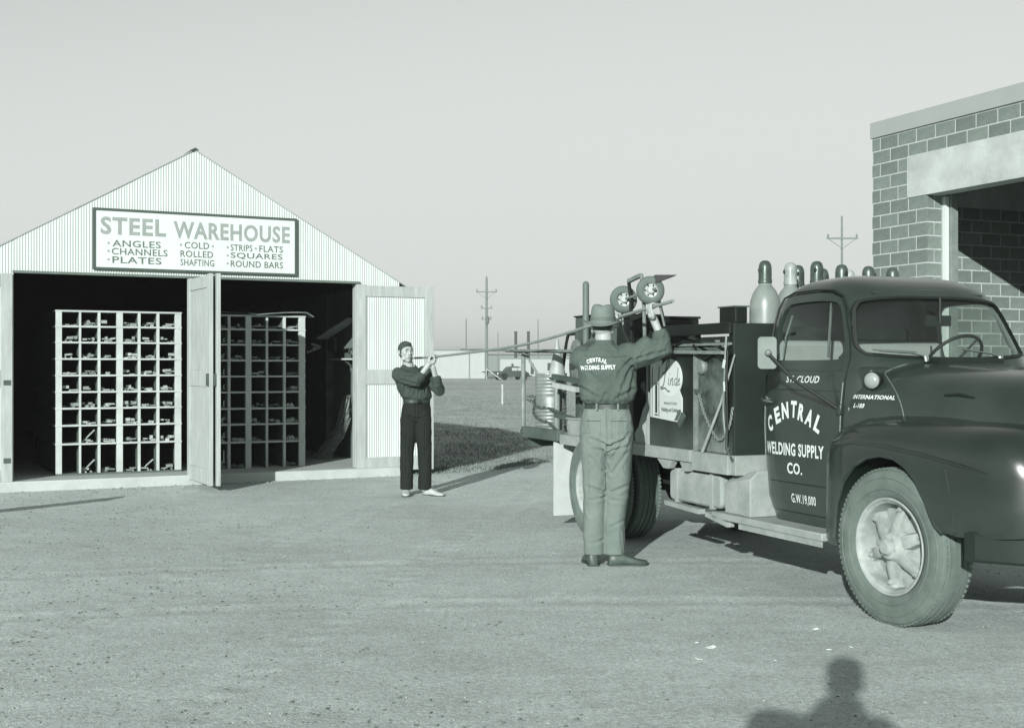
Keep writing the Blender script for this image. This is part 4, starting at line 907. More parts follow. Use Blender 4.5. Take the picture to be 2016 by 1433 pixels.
# ---------------------------------------------------------------- cargo
def smooth_pl3(P, n=8):
    out = []
    for i in range(len(P)-1):
        p0, p1, p2, p3 = [Vector(P[max(0, min(len(P)-1, k))]) for k in (i-1, i, i+1, i+2)]
        for j in range(n):
            t = j/n; out.append(.5*((2*p1)+(-p0+p2)*t+(2*p0-5*p1+4*p2-p3)*t*t+(-p0+3*p1-3*p2+p3)*t**3))
    out.append(Vector(P[-1])); return out
def cargo(name, label, cat, group=None):
    o = thing(name, label, cat, group=group); o.matrix_world = tmat; return o
# gas cylinders
def cylinder(a, y, h, label, m_body, capm, capr=.048, turn=0):
    o = thing('gas_cylinder', label, 'gas cylinder', group='gas cylinders standing behind the cab')
    o.matrix_world = tmat @ Matrix.Translation((a, y, .87)) @ Matrix.Rotation(turn, 4, 'Z')
    R_ = .114; hc = h-.17
    body = [(.01, 0), (R_-.01, 0), (R_, .02), (R_, hc-.19), (R_*.985, hc-.16), (R_*.93, hc-.12), (R_*.80, hc-.075), (R_*.62, hc-.04), (R_*.46, hc-.018), (.046, hc-.005), (.043, hc+.01)]
    b_ = MB().lathe(body, 28).build('body', m_body, o)
    MB().lathe([(capr-.004, hc+.0), (capr+.003, hc+.006), (capr+.003, hc+.026), (capr, hc+.03), (capr, hc+.11), (capr*.94, hc+.135), (capr*.72, hc+.158), (capr*.38, hc+.168), (.001, hc+.17)], 24).build('cap', capm, o)
    MB().ell((-capr*.85, -capr*.45, hc+.10), (.012, .012, .018)).build('cap_vent', m_rubber, o)
    return o
ys = [.416, .637, .870, 1.094, 1.34, 1.565]; hs = [1.408, 1.40, 1.418, 1.40, 1.395, 1.39]
word = ['nearest the viewer, light grey with a dark domed cap', 'second along, with a pale dusty cap', 'third along, with a dark domed cap', 'fourth along, beside the cab roof', 'fifth along, low behind the cab roof', 'last and farthest along the cab roof']
for i, y in enumerate(ys):
    cylinder(-1.90, y, hs[i], 'gas cylinder behind the cab, '+word[i], m_cyl, m_cap2 if i == 1 else m_cap, .048, turn=i*.9)
    if i in (2, 3, 4): cylinder(-2.14, y, hs[i]-.012, 'gas cylinder in the second row, left of the %s one' % ['', '', 'third', 'fourth', 'fifth'][i], m_cyl, m_cap if i != 4 else m_cap2, .048, turn=i)
MB().tube([(-1.90+.1155*math.cos(a), .416+.1155*math.sin(a), 1.96-.035*math.cos(a-1.2)) for a in np.linspace(0, 2*PI, 25)], .004, 6)
o = cargo('dark_crate', 'small dark box on the rack left of the nearest gas cylinder', 'box'); MB().bb(-2.05, -1.83, .12, .22, 1.816, 1.93).build('crate_body', m_black, o, False, bevel=.006); MB().bb(-2.06, -1.82, .11, .23, 1.93, 1.94).build('crate_lid', m_rust, o, False)
# sign cabinet
o = cargo('sign_cabinet', 'black steel cabinet on the truck bed carrying the round Linde poster', 'cabinet')
MB().bb(-2.93, -2.215, .012, .80, .875, 1.62).build('cabinet_body', m_black, o, False, bevel=.012)
MB().bb(-2.945, -2.205, -.004, .80, 1.62, 1.645).build('cabinet_lid', mat('dusty cabinet lid', .10, .7, .4, 6), o, False, bevel=.004)
MB().bb(-2.945, -2.93, -.004, .03, .875, 1.62).build('corner_strip', m_dusty, o, False)
MB().bb(-2.215, -2.195, -.004, .03, .875, 1.62).build('corner_strip', m_steel, o, False)
MB().box((-2.40, .004, 1.10), (.05, .02, .11), Matrix.Rotation(R(40), 3, 'Y')).build('cabinet_latch', m_rust, o, False)
# poster
po = cargo('poster', 'white poster with round top reading Linde on the black cabinet', 'poster')
out = []
CXp, CZp, RP = -2.565, 1.413, .148
body = [(-2.45+.06, 1.075), (-2.885, 1.105), (-2.885, 1.50), (-2.87, 1.535), (-2.83, 1.55), (-2.70, 1.552)]
arc = [(CXp+RP*1.16*math.cos(R(a)), CZp+RP*math.sin(R(a))) for a in range(140, -50, -10)]
poly = body+arc+[(-2.39, 1.26)]
MB().prism(poly, -.001, .009, MXZ).build('poster_sheet', mat('off white poster', .50, .7, .05, 6), po, False)
MB().prism([(CXp+RP*1.12*math.cos(R(a)), CZp+RP*.97*math.sin(R(a))) for a in range(0, 360, 10)], -.0035, -.0012, MXZ).build('poster_disc', m_white, po, False)
ink = mat('poster ink', .10, .7, .1); inkb = mat('poster black ink', .015, .7, .1)
def ribbon(pts, w, y=-.006):
    mb = MB(); vs = []; fs = []; n = len(pts)
    for i, p in enumerate(pts):
        a = Vector(pts[max(0, i-1)]); b = Vector(pts[min(n-1, i+1)]); d = (b-a).normalized(); nn = Vector((-d.y, d.x)); ww = w[i] if isinstance(w, list) else w
        vs += [(p[0]+nn.x*ww/2, y, p[1]+nn.y*ww/2), (p[0]-nn.x*ww/2, y, p[1]-nn.y*ww/2)]
    for i in range(n-1): fs.append((2*i, 2*i+1, 2*i+3, 2*i+2))
    mb.add(vs, fs); return mb
def pl(pts, ox, oz, sx, sz): return [(ox+x*sx, oz+z*sz) for x, z in pts]
def smooth_pl(P, n=6):
    out = []
    for i in range(len(P)-1):
        p0, p1, p2, p3 = [Vector(P[max(0, min(len(P)-1, k))]) for k in (i-1, i, i+1, i+2)]
        for j in range(n):
            t = j/n; out.append(tuple(.5*((2*p1)+(-p0+p2)*t+(2*p0-5*p1+4*p2-p3)*t*t+(-p0+3*p1-3*p2+p3)*t**3)))
    out.append(tuple(P[-1])); return out
L_ = smooth_pl([(.10, .52), (.30, .62), (.46, .85), (.44, 1.0), (.34, .88), (.26, .5), (.16, .12), (.02, .05), (.08, .0), (.25, .03), (.42, -.08), (.5, -.05)])
inde = [smooth_pl(q) for q in ([(.46, .40), (.42, .18), (.50, .16)], [(.56, .36), (.52, .15)], [(.54, .24), (.63, .38), (.66, .34), (.62, .15), (.68, .17)], [(.88, .32), (.80, .37), (.73, .22), (.78, .14), (.87, .26)], [(.93, .74), (.86, .15), (.90, .17)], [(.92, .25), (1.0, .30), (.98, .37), (.93, .28), (.95, .15), (1.03, .20)])]
sx, sz, ox, oz = .300, .225, -2.715, 1.328
mb = ribbon(pl(L_, ox, oz, sx, sz), .011)
for q in inde: r_ = ribbon(pl(q, ox, oz, sx, sz), .007); mb.add(r_.v, r_.f)
r_ = ribbon(pl([(.49, .50), (.51, .53)], ox, oz, sx, sz), .009); mb.add(r_.v, r_.f)
mb.build('script_lettering', ink, po, False)
for s, x0, x1, z0, z1, bo, sh in (('PRODUCTS FOR', -2.66, -2.46, 1.208, 1.228, .02, 0), ('Welding and Cutting', -2.70, -2.44, 1.145, 1.185, .03, .2)):
    vs, fs = fit_text(s, x0, x1, z0, z1, bo, sh); MB().add([(x, -.004, z) for x, z in vs], fs).build('lettering', ink, po, False)
mb = MB().bb(-2.80, -2.772, -.005, -.002, 1.14, 1.36).build('poster_bar', inkb, po, False)
MB().bb(-2.815, -2.757, -.006, -.002, 1.365, 1.372).bb(-2.81, -2.762, -.006, -.002, 1.12, 1.128).build('poster_bar_end', inkb, po, False)
for x in (-2.855, -2.745): MB().bb(x, x+.006, -.005, -.002, 1.11, 1.50).build('poster_line', ink, po, False)
MB().prism([(-2.50, 1.09), (-2.455, 1.09), (-2.40, 1.15), (-2.40, 1.175), (-2.43, 1.175)], -.004, -.002, MXZ).build('poster_wedge', ink, po, False)
# second cabinet: battered grey and black
o = cargo('battered_locker', 'battered black and grey locker between the poster cabinet and the cab', 'locker')
MB().bb(-2.18, -1.80, .015, .55, .875, 1.60).build('locker_body', mat('scraped grey black paint', .09, .45, .9, 5.5, .3, 14, dark=.012, dust=(.85, 1.1, .25, 1.2)), o, False, bevel=.015)
MB().lathe([(.055, 0), (.055, .02), (.04, .035), (.001, .04)], 20, Matrix.Translation((-2.10, .015, 1.50)) @ Matrix.Rotation(R(90), 4, 'X')).build('round_boss', m_steel, o)
MB().bb(-2.21, -2.12, -.004, .014, 1.30, 1.335).build('hasp', m_rust, o, False)
o2 = cargo('dark_toolbox', 'tall black box on the truck bed next to the bulkhead', 'box'); MB().bb(-1.79, -1.725, .03, .5, .875, 1.58).build('box_body', m_black, o2, False, bevel=.01); MB().bb(-1.795, -1.72, .02, .51, 1.58, 1.60).build('box_lid', m_black, o2, False)
p0 = (-1.60, -.06, 1.60); 
tag(MB().tube([(-2.03, -.035, .88), (-1.80, -.02, 1.24), (-1.64, -.005, 1.585)], [.012, .009, .006], 8).build('lever_bar', m_dusty, None), 'pale lever bar leaning diagonally against the truck bed boxes', 'bar').matrix_world = tmat
# hanging chains built link by link
def chain(label, pts, m, r=.004, s=.030, cat='chain'):
    P = [Vector(p) for p in smooth_pl3(pts)]; o = thing('chain', label, cat); o.matrix_world = tmat; mb = MB(); acc = 0; i = 0; k = 0
    L_ = [0]
    for a, b in zip(P[:-1], P[1:]): L_.append(L_[-1]+(b-a).length)
    tot = L_[-1]; n = int(tot/(s*.72))
    def at(d):
        for j in range(len(P)-1):
            if L_[j+1] >= d: return P[j].lerp(P[j+1], (d-L_[j])/max(1e-6, L_[j+1]-L_[j]))
        return P[-1]
    link = MB(); ring = [(.5*s*(1 if abs(math.cos(a)) > 0 else 1)*math.cos(a), .30*s*math.sin(a), 0) for a in np.linspace(0, 2*PI, 9)]
    link.tube(ring, r, 5, False); lm = link.mesh('link'); lm.materials.append(m)
    for q in range(n):
        a = at(q*s*.72); b = at(min(tot, q*s*.72+s)); d = (b-a); 
        if d.length < 1e-5: continue
        M_ = Matrix.Translation((a+b)/2) @ d.to_track_quat('X', 'Z').to_matrix().to_4x4() @ Matrix.Rotation(R(90)*(q % 2)+.3, 4, 'X')
        put('link', lm, None, o, M=M_)
chain('thin chain looping from the locker hasp towards the cab', [(-2.12, -.012, 1.30), (-2.02, -.015, 1.14), (-1.88, -.015, 1.00), (-1.80, -.015, .985), (-1.70, -.012, 1.08), (-1.66, -.01, 1.22)], m_steel, .0035, .026)
# oil drum, slightly outside the chains
o = cargo('oil_drum', 'ribbed pale steel drum at the rear corner of the truck bed', 'drum')
R_ = .155; prof = [(.001, .872), (R_*.95, .872), (R_, .878), (R_, .90)]
z = .92
while z < 1.40:
    if 1.10 < z < 1.21: prof += [(R_-.004, z)]; z += .02; continue
    prof += [(R_-.004, z), (R_+.004, z+.012), (R_-.004, z+.024)]; z += .034
prof += [(R_, 1.42), (R_+.004, 1.43), (R_, 1.437), (R_-.012, 1.437), (R_-.014, 1.42), (.001, 1.42)]
MB().lathe(prof, 40, Matrix.Translation((-5.25, .18, 0))).build('drum_body', mat('bright worn drum steel', .30, .42, .4, 7, metal=.45), o, ang=60)
MB().lathe([(.001, 1.422), (.03, 1.422), (.03, 1.434), (.001, 1.434)], 12, Matrix.Translation((-5.18, .14, 0))).build('bung', m_rust, o)
def drum_arc(z0, z1, a0, a1, k=.166): return [(-5.25+k*math.cos(a), .18+k*math.sin(a), z0+(z1-z0)*i/7+.03*math.sin(PI*i/7)*-1) for i, a in enumerate(np.linspace(a0, a1, 8))]
chain('upper heavy chain wrapped across the ribbed drum', [(-5.46, .01, 1.21)]+drum_arc(1.20, 1.10, R(215), R(330))+[(-4.80, .10, 1.06)], m_rust, .006, .042)
chain('lower heavy chain sagging across the ribbed drum', [(-5.46, .01, 1.18)]+drum_arc(1.14, .96, R(215), R(330), .172)+[(-4.85, .06, .90)], m_rust, .006, .042)
# frame, bags, wood, cabinet, pipe post behind the drum
o = cargo('trestle', 'black tubular trestle on the bed behind the drum', 'frame')
MB().tube([(-5.60, .40, 1.2), (-5.36, .40, 1.76), (-5.32, .40, 1.82), (-4.95, .40, 1.82)], .016, 8).build('frame_tube', m_black, o)
MB().tube([(-5.42, .40, .87), (-5.60, .40, 1.2)], .016, 8).tube([(-5.46, .36, 1.15), (-5.26, .36, 1.80)], .014, 8).build('frame_tube', m_black, o); MB().tube([(-5.14, .40, 1.80), (-5.12, .40, .87)], .014, 8).build('frame_tube', m_black, o)
MB().box((-5.44, .35, 1.35), (.08, .03, .14)).build('clamp', m_black, o)
o = cargo('cable_reel', 'grey steel reel with rolled rim standing between the drum and the tall cabinet', 'reel')
MX_ = Matrix.Translation((-4.93, .30, 1.52)) @ Matrix.Rotation(R(90), 4, 'X') @ Matrix.Rotation(R(-14), 4, 'Y')
MB().lathe([(.001, 0), (.05, 0), (.06, .02), (.20, .03), (.235, .02), (.245, 0), (.24, -.02), (.20, -.01), (.05, -.02), (.001, -.02)], 36, MX_).build('reel_side', m_steel, o)
MB().lathe([(.001, -.14), (.12, -.14), (.12, -.02), (.001, -.02)], 24, MX_).build('reel_core', m_rust, o)
MB().beam((-4.93, .36, .87), (-4.93, .36, 1.5), .06, .04).build('reel_stand', m_rust, o, False)
o = cargo('sheet_funnel', 'pale sheet metal funnel on top of the load beside the pipe post', 'funnel')
MB().lathe([(.015, 1.76), (.02, 1.70), (.085, 1.42), (.088, 1.40), (.07, 1.42), (.015, 1.70)], 20, Matrix.Translation((-5.06, .16, 0))).build('funnel_cone', mat('pale sheet metal', .30, .5, .2, 8), o)
MB().tube([(-5.06, .16, 1.41), (-5.06, .16, .87)], .03, 10).build('funnel_stem', m_steel, o)
o = tag(MB().add([(-3.14, .0, .88), (-2.96, .0, .88), (-2.955, .0, 1.22), (-3.0, -.01, 1.15), (-3.05, -.02, 1.02), (-3.12, -.02, .96)], [(0, 1, 2, 3, 4, 5)]).build('torn_sheet', m_dusty, None, False), 'pale torn sheet edge sticking up left of the poster cabinet', 'sheet'); o.matrix_world = tmat
q_ = o.modifiers.new('s', 'SOLIDIFY'); q_.thickness = .006
for q, (pts_, r_, lab) in enumerate((([(-1.76, .0, 1.72), (-1.75, -.02, 1.45), (-1.78, -.01, 1.15), (-1.74, .0, .90)], .008, 'thin grey hose hanging beside the dark toolbox'), ([(-2.20, -.01, 1.66), (-2.05, -.02, 1.56), (-1.9, -.02, 1.60), (-1.78, -.01, 1.55), (-1.70, .0, 1.60)], .010, 'black hose sagging along the top of the battered locker'), ([(-2.62, .02, 1.68), (-2.5, .0, 1.66), (-2.34, .0, 1.69), (-2.2, .02, 1.67)], .009, 'dark hose lying on top of the poster cabinet'))):
    tag(MB().tube(smooth_pl3(pts_), r_, 8).build('gas_hose', m_black if q else m_steel, None), lab, 'hose').matrix_world = tmat
for q, (x_, z_, w_, h_, lab) in enumerate(((-1.735, 1.52, .03, .06, 'upper white tag tied to the hoses beside the cab'), (-1.73, 1.36, .02, .07, 'lower white tag tied to the hoses beside the cab'))):
    tag(MB().box((x_, -.035, z_), (w_, .004, h_), Matrix.Rotation(.3-.5*q, 3, 'Y')).build('paper_tag', m_white, None, False), lab, 'paper tag').matrix_world = tmat
for q, (a, b, lab) in enumerate((((-4.92, .06, 1.41), (-4.40, .12, 1.36), 'upper short dark timber stub behind the drum'), ((-4.86, .04, 1.33), (-4.45, .1, 1.29), 'tilted pale timber stub just above the drum top'), ((-4.78, .02, 1.05), (-4.45, .1, 1.01), 'short dark wedge on the deck right of the drum'))):
    tag(MB().beam(a, b, .045, .045).build('timber_stub', m_darkw if q != 1 else m_wood, None, False), lab, 'timber', 'timber stubs on the truck bed').matrix_world = tmat
o = cargo('welding_cabinet', 'tall dull brown grey cabinet on the bed behind the hatted man', 'cabinet')
MB().bb(-5.08, -4.42, .36, .95, .87, 1.975).build('cabinet_body', mat('dull cabinet paint', .085, .7, .35, 5), o, False, bevel=.01)
MB().bb(-5.09, -4.41, .35, .96, 1.975, 1.99).build('cabinet_lid', m_black, o, False)
MB().bb(-5.02, -4.5, .345, .359, 1.05, 1.70).build('cabinet_door', MATS['dull cabinet paint'], o, False)
tag(MB().tube([(-4.69, .29, .87), (-4.69, .29, 2.27)], .031, 12, True, True).build('pipe_post', mat('painted post', .11, .6, .25, 6), None), 'upright round topped pipe post rising beside the hat', 'post').matrix_world = tmat
o = cargo('dark_box', 'black box stack on the bed right of the hat', 'box'); MB().bb(-3.98, -3.66, .25, .9, .87, 1.92).build('box_body', m_black, o, False, bevel=.01); MB().bb(-3.99, -3.65, .24, .91, 1.92, 1.94).build('box_lid', m_black, o, False)
# steel plate between cabinets behind the man, low pale box on the deck
o = cargo('pale_side_box', 'pale dusty box on the deck edge behind the man in grey trousers', 'box'); MB().bb(-4.56, -4.0, .04, .35, .87, 1.02).build('box_body', m_dusty, o, False, bevel=.008); MB().bb(-4.57, -3.99, .03, .36, 1.02, 1.035).build('box_lid', m_dusty, o, False)
# short bottles and bits behind the rail
for q, (a, h, y) in enumerate(((-2.62, 1.70, .45), (-2.44, 1.74, .5), (-2.30, 1.68, .4), (-2.05, 1.72, .7), (-1.98, 1.66, .30))):
    w = ['first', 'second', 'third', 'fourth', 'fifth'][q]
    if q < 3: zb = 1.646
    else: zb = 1.60 if q == 4 else .87
    o = cargo('small_bottle', '%s short gas bottle from the left, seen under the rack top rail' % w, 'gas bottle', 'short gas bottles under the top rail')
    b = 1.646 if q < 3 else .87
    hh_ = h-b
    MB().lathe([(.001, b), (.05, b), (.052, b+.01), (.052, b+hh_*.55), (.035, b+hh_*.8), (.02, b+hh_*.85), (.02, b+hh_)], 14, Matrix.Translation((a, y, 0))).build('bottle_body', m_cyl if q % 2 else m_steel, o)
    MB().box((a, y, b+hh_), (.05, .02, .02)).build('valve', m_steel, o, False)
# long bars laid along the rack, overhanging at the back
for q, (y, z, w, m_, lab) in enumerate(((-.02, 1.638, .05, m_steel, 'upper long flat steel bar overhanging the back of the truck'), (.06, 1.612, .04, m_rust, 'lower darker steel bar under the long flat bar on the rack'))):
    tag(MB().beam((-7.25 if q == 0 else -6.1, y, 1.69-q*.03), (-1.75, y, 1.60-q*.02), w, .024-.006*q).build('flat_bar', m_, None, False, bevel=.002), lab, 'steel bar', 'long steel bars on the truck rack').matrix_world = tmat
# hand truck lying on the rack, wheels up
ht = thing('hand_truck', 'upturned two wheeled hand truck on top of the truck load', 'hand truck')
wl = Vector((.905, 10.10, 2.045)); wr = Vector((1.085, 9.76, 2.098)); ax = (wr-wl).normalized()
def ht_wheel(c):
    o = bpy.data.objects.new('wheel', None); COL.objects.link(o); o.parent = ht
    o.matrix_local = Matrix.Translation(c) @ Vector((ax.x*.25-.03, ax.y, ax.z*.2)).to_track_quat('Z', 'Y').to_matrix().to_4x4()
    MB().lathe([(.058, -.034), (.075, -.036), (.098, -.03), (.110, -.016), (.113, 0), (.110, .016), (.098, .03), (.075, .036), (.058, .034), (.058, -.034)], 36, None, False).build('tyre', mat('grey hard tyre', .12, .8, .2, 8), o)
    mb = MB().lathe([(.06, -.02), (.06, .024), (.055, .026), (.05, .012), (.03, .008), (.03, .03), (.022, .04), (.001, .04)], 24); mb.build('rim', mat('pale stamped rim', .42, .5, .3, 12), o)
    mb = MB()
    for k in range(6): a = k*PI/3; mb.ell((.042*math.cos(a), .042*math.sin(a), .015), (.007, .007, .006), 8, None, 6)
    mb.build('rim_holes', m_rubber, o)
ht_wheel(wl); ht_wheel(wr)
MB().tube([wl-ax*.05, wr+ax*.07], .012, 8).build('axle', m_steel, ht)
dn = Vector((.02, .05, -.55))
r1a = wl+ax*.09+Vector((.01, 0, -.01)); r2a = wr-ax*.06+Vector((-.02, 0, -.01))
for i, q in enumerate((r1a, r2a)):
    MB().tube([q+Vector((-.02, -.03, .14)), q, q+dn*.7, q+dn+Vector((.02, .05, 0))], .015, 8).build('frame_rail', m_steel if i else m_black, ht)
MB().beam(r1a+Vector((-.02, -.03, .14)), r2a+Vector((-.02, -.03, .14)), .03, .03).build('cross_bar', m_steel, ht, False)
MB().beam(r1a+dn*.3, r2a+dn*.3, .02, .04).build('cross_bar', m_black, ht, False)
MB().tube([wr+Vector((.06, .1, .0)), wr+Vector((.12, .12, -.25)), wr+Vector((.17, .15, -.48))], .009, 8).build('brace_rod', m_steel, ht); MB().tube([wr+Vector((.08, .12, -.04)), wr+Vector((.19, .17, -.46))], .007, 8).build('brace_rod', m_black, ht)
MB().prism([(-.0, -.02), (.17, .045), (.0, .045)], -.10, .10, Matrix.Translation(wr+Vector((.035, .06, .075))) @ MXZ).build('toe_plate', m_black, ht, False)
MB().tube([wl+Vector((-.01, .02, -.02)), wl+Vector((.0, .03, -.25)), wl+Vector((.08, .04, -.42))], .008, 8).build('brace_rod', m_steel, ht)
# blob of strap/hose on the load
tag(MB().tube([(-3.02, .25, 1.72), (-2.9, .2, 1.80), (-2.75, .2, 1.76), (-2.62, .3, 1.68), (-2.5, .4, 1.66)], .03, 10).build('hose', m_rubber, None), 'dark hose draped over the rack right of the raised arm', 'hose').matrix_world = tmat
tag(MB().tube([(-1.73, -.01, 1.62), (-1.71, -.03, 1.40), (-1.70, -.03, 1.1), (-1.73, -.02, .92), (-1.70, .0, .86), (-1.66, -.01, .84)], .010, 8).build('hanging_hose', m_black, None), 'black hose hanging down beside the cab', 'hose').matrix_world = tmat

# ---------------------------------------------------------------- the long bar the men carry
B1 = Vector((-1.18, 15.05, 1.605)); B2 = Vector((1.165, 8.99, 1.975)); mid = Vector((.25, 11.4, 1.735))
barpts = smooth_pl3([B1, Vector((-.893, 14.35, 1.615)), Vector((-.15, 12.45, 1.678)), mid, Vector((.75, 10.07, 1.868)), Vector((1.044, 9.30, 1.945)), B2], 4)
tag(MB().tube(barpts, .0135, 8).build('long_bar', mat('long bar steel', .24, .55, .2, 5), None), 'long steel bar held between the two men, sloping up to the truck', 'steel bar')

# ---------------------------------------------------------------- people
def hand(mb, wrist, grip, bdir, r=.0135, flip=1, k=1.0):
    """palm from wrist to the bar point 'grip', four fingers and a thumb curled round the bar"""
    wrist = Vector(wrist); grip = Vector(grip); b = Vector(bdir).normalized()
    f = grip-wrist; f = (f-b*f.dot(b)*.6).normalized(); side = b.cross(f).normalized()*flip; f = side.cross(b).normalized()*flip
    if f.dot(grip-wrist) < 0: f = -f
    pc = grip-f*.052*k-side*.030
    mb.tube([wrist, wrist.lerp(pc, .5), pc], [.026*k, .027*k, .028*k], 12, True, True)
    Mp = Matrix((b, f, side)).transposed()
    mb.ell(pc+f*.01, (.044*k, .050*k, .017*k), 14, Mp)
    rr = r+.010
    for i in range(4):
        L_ = (3.5, 4.1, 3.9, 3.1)[i]; o = grip+b*(i-1.5)*.0215*k; pts = [pc+b*(i-1.5)*.020*k+f*.030]
        for s_ in range(6):
            a = -PI/2+L_*s_/5*.95; pts.append(o+f*math.cos(a)*rr*1.05+side*math.sin(a)*rr*1.05)
        mb.tube(pts, [.0095*k]*2+[.009*k]*3+[.0082*k, .0075*k], 8, True, True)
    th = grip+b*.048*k*flip
    mb.tube([pc+b*.036*k*flip-f*.012, pc+b*.052*k*flip+f*.012+side*.012, th+side*rr*.9-f*.012, th+side*rr*1.1+f*.008-b*.012*flip], [.0125*k, .0115*k, .0105*k, .009*k], 8, True, True)
def head(mb, c, fwd, up=(0, 0, 1), s=1.0):
    """c = centre of the skull; returns frame matrix (x right of face, y forward, z up)"""
    f = Vector(fwd).normalized(); u = Vector(up).normalized(); x = f.cross(u).normalized(); u = x.cross(f)
    M_ = Matrix((x, f, u)).transposed()
    T = lambda v: Vector(c)+M_ @ (Vector(v)*s)
    mb.ell(T((0, -.012, .022)), (.076*s, .095*s, .092*s), 24, M_, 16)
    mb.ell(T((0, .028, -.035)), (.060*s, .062*s, .075*s), 20, M_, 12)
    mb.ell(T((0, .055, -.088)), (.032*s, .030*s, .024*s), 14, M_)       # chin
    for sx in (-1, 1):
        mb.ell(T((sx*.046, .030, -.070)), (.022*s, .034*s, .028*s), 12, M_)   # jaw
        mb.ell(T((sx*.040, .060, -.012)), (.022*s, .020*s, .020*s), 12, M_)   # cheek
        mb.ell(T((sx*.028, .079, .034)), (.027*s, .012*s, .009*s), 12, M_)    # brow
        mb.ell(T((sx*.080, -.012, -.005)), (.010*s, .020*s, .032*s), 10, M_)  # ear
    mb.tube([T((0, .078, .028)), T((0, .094, .002)), T((0, .102, -.014))], [.009*s, .011*s, .013*s], 8, True, True)
    for sx in (-1, 1): mb.ell(T((sx*.011, .090, -.018)), (.008*s, .010*s, .007*s), 8, M_)
    mb.ell(T((0, .086, -.046)), (.024*s, .008*s, .006*s), 10, M_); mb.ell(T((0, .084, -.058)), (.020*s, .009*s, .007*s), 10, M_)
    mb.ell(T((0, .074, -.05)), (.035*s, .020*s, .03*s), 12, M_)
    return M_, T
def face_bits(par, M_, T, s=1.0):
    dk = mat('pupil and mouth dark', .03, .5, .1); lip = mat('lips', .20, .6, .1); br = m_hair  # one dark tone for pupils and mouth line
    mb = MB()
    for sx in (-1, 1):
        MB().ell(T((sx*.030, .0725, .014)), (.013*s, .008*s, .006*s), 12, M_).build('eye', mat('eye white', .45, .3, .1), par)
        MB().ell(T((sx*.031, .079, .0135)), (.0058*s, .003*s, .0055*s), 10, M_).build('pupil', dk, par)
        MB().tube([T((sx*.012, .090, .036)), T((sx*.030, .0895, .042)), T((sx*.050, .075, .036))], [.004*s, .0048*s, .003*s], 6).build('eyebrow', br, par)
    MB().tube([T((-.022, .0885, -.051)), T((0, .0955, -.0525)), T((.022, .0885, -.051))], [.002*s, .0045*s, .002*s], 6).build('mouth', dk, par)
def ringz(c, rx, ry, yaw, n=20, tilt=(0, 0)):
    out = []
    for k in range(n):
        a = 2*PI*k/n; ca, sa = math.cos(a), math.sin(a)
        x = rx*math.copysign(abs(ca)**.85, ca); y = ry*math.copysign(abs(sa)**.85, sa)
        out.append(Vector((c[0]+x*math.cos(yaw)-y*math.sin(yaw), c[1]+x*math.sin(yaw)+y*math.cos(yaw), c[2]+x*tilt[0]+y*tilt[1])))
    return out
def torso_mb(mb, secs, yaw):
    mb.rings([ringz(c, rx, ry, yaw+dy) for c, rx, ry, dy in secs])
def belt_ring(par, c, rx, ry, yaw, m=None, name='belt'):
    out = MB(); rs = []
    for dz, e in ((-.017, 0), (-.017, .006), (.017, .006), (.017, 0)):
        rs.append(ringz((c[0], c[1], c[2]+dz), rx+e, ry+e, yaw, 40))
    rs.append(rs[0]); out.rings(rs, False); return out.build(name, m or mat('dark leather belt', .04, .4, .2), par)
def shoe(par, heel, d, L_=.29, m=None, w=.048, h=.095):
    d = Vector((d[0], d[1], 0)).normalized(); sd = Vector((-d.y, d.x, 0)); rs = []
    for t, ww, hh, z0 in ((0, .55, .75, 0), (.04, .75, 1.0, 0), (.18, .80, 1.0, 0), (.38, .78, .85, .01), (.55, .92, .66, .01), (.75, 1.0, .54, 0), (.90, .85, .46, 0), (.97, .55, .38, .005), (1.0, .25, .25, .012)):
        c = Vector(heel)+d*(t*L_); r_ = []
        for k in range(14):
            a = 2*PI*k/14; x = math.cos(a); z = math.sin(a)
            r_.append(c+sd*(w*ww*math.copysign(abs(x)**.7, x))+Vector((0, 0, z0+h*hh/2*(1+math.copysign(abs(z)**.75, z)))))
        rs.append(r_)
    o = MB().rings(rs).build('shoe', m, par, ang=60)
    sole = []
    for t, ww in ((-.01, .6), (.04, .85), (.3, .82), (.55, .98), (.78, 1.06), (.93, .85), (1.02, .3)):
        c = Vector(heel)+d*(t*L_); sole.append([c+sd*w*ww+Vector((0, 0, .001)), c-sd*w*ww+Vector((0, 0, .001)), c-sd*w*ww+Vector((0, 0, .018)), c+sd*w*ww+Vector((0, 0, .018))])
    MB().rings(sole).build('sole', mat('shoe sole', .05, .7, .2), o)
    return o
bd1 = (Vector((-.15, 12.45, 1.678))-Vector((-.893, 14.35, 1.615))).normalized()
m_shirt = mat('dark work shirt', .045, .85, .22, 9, .15, 120); m_trs1 = mat('dark trousers', .009, .9, .3, 7, .1, 120)

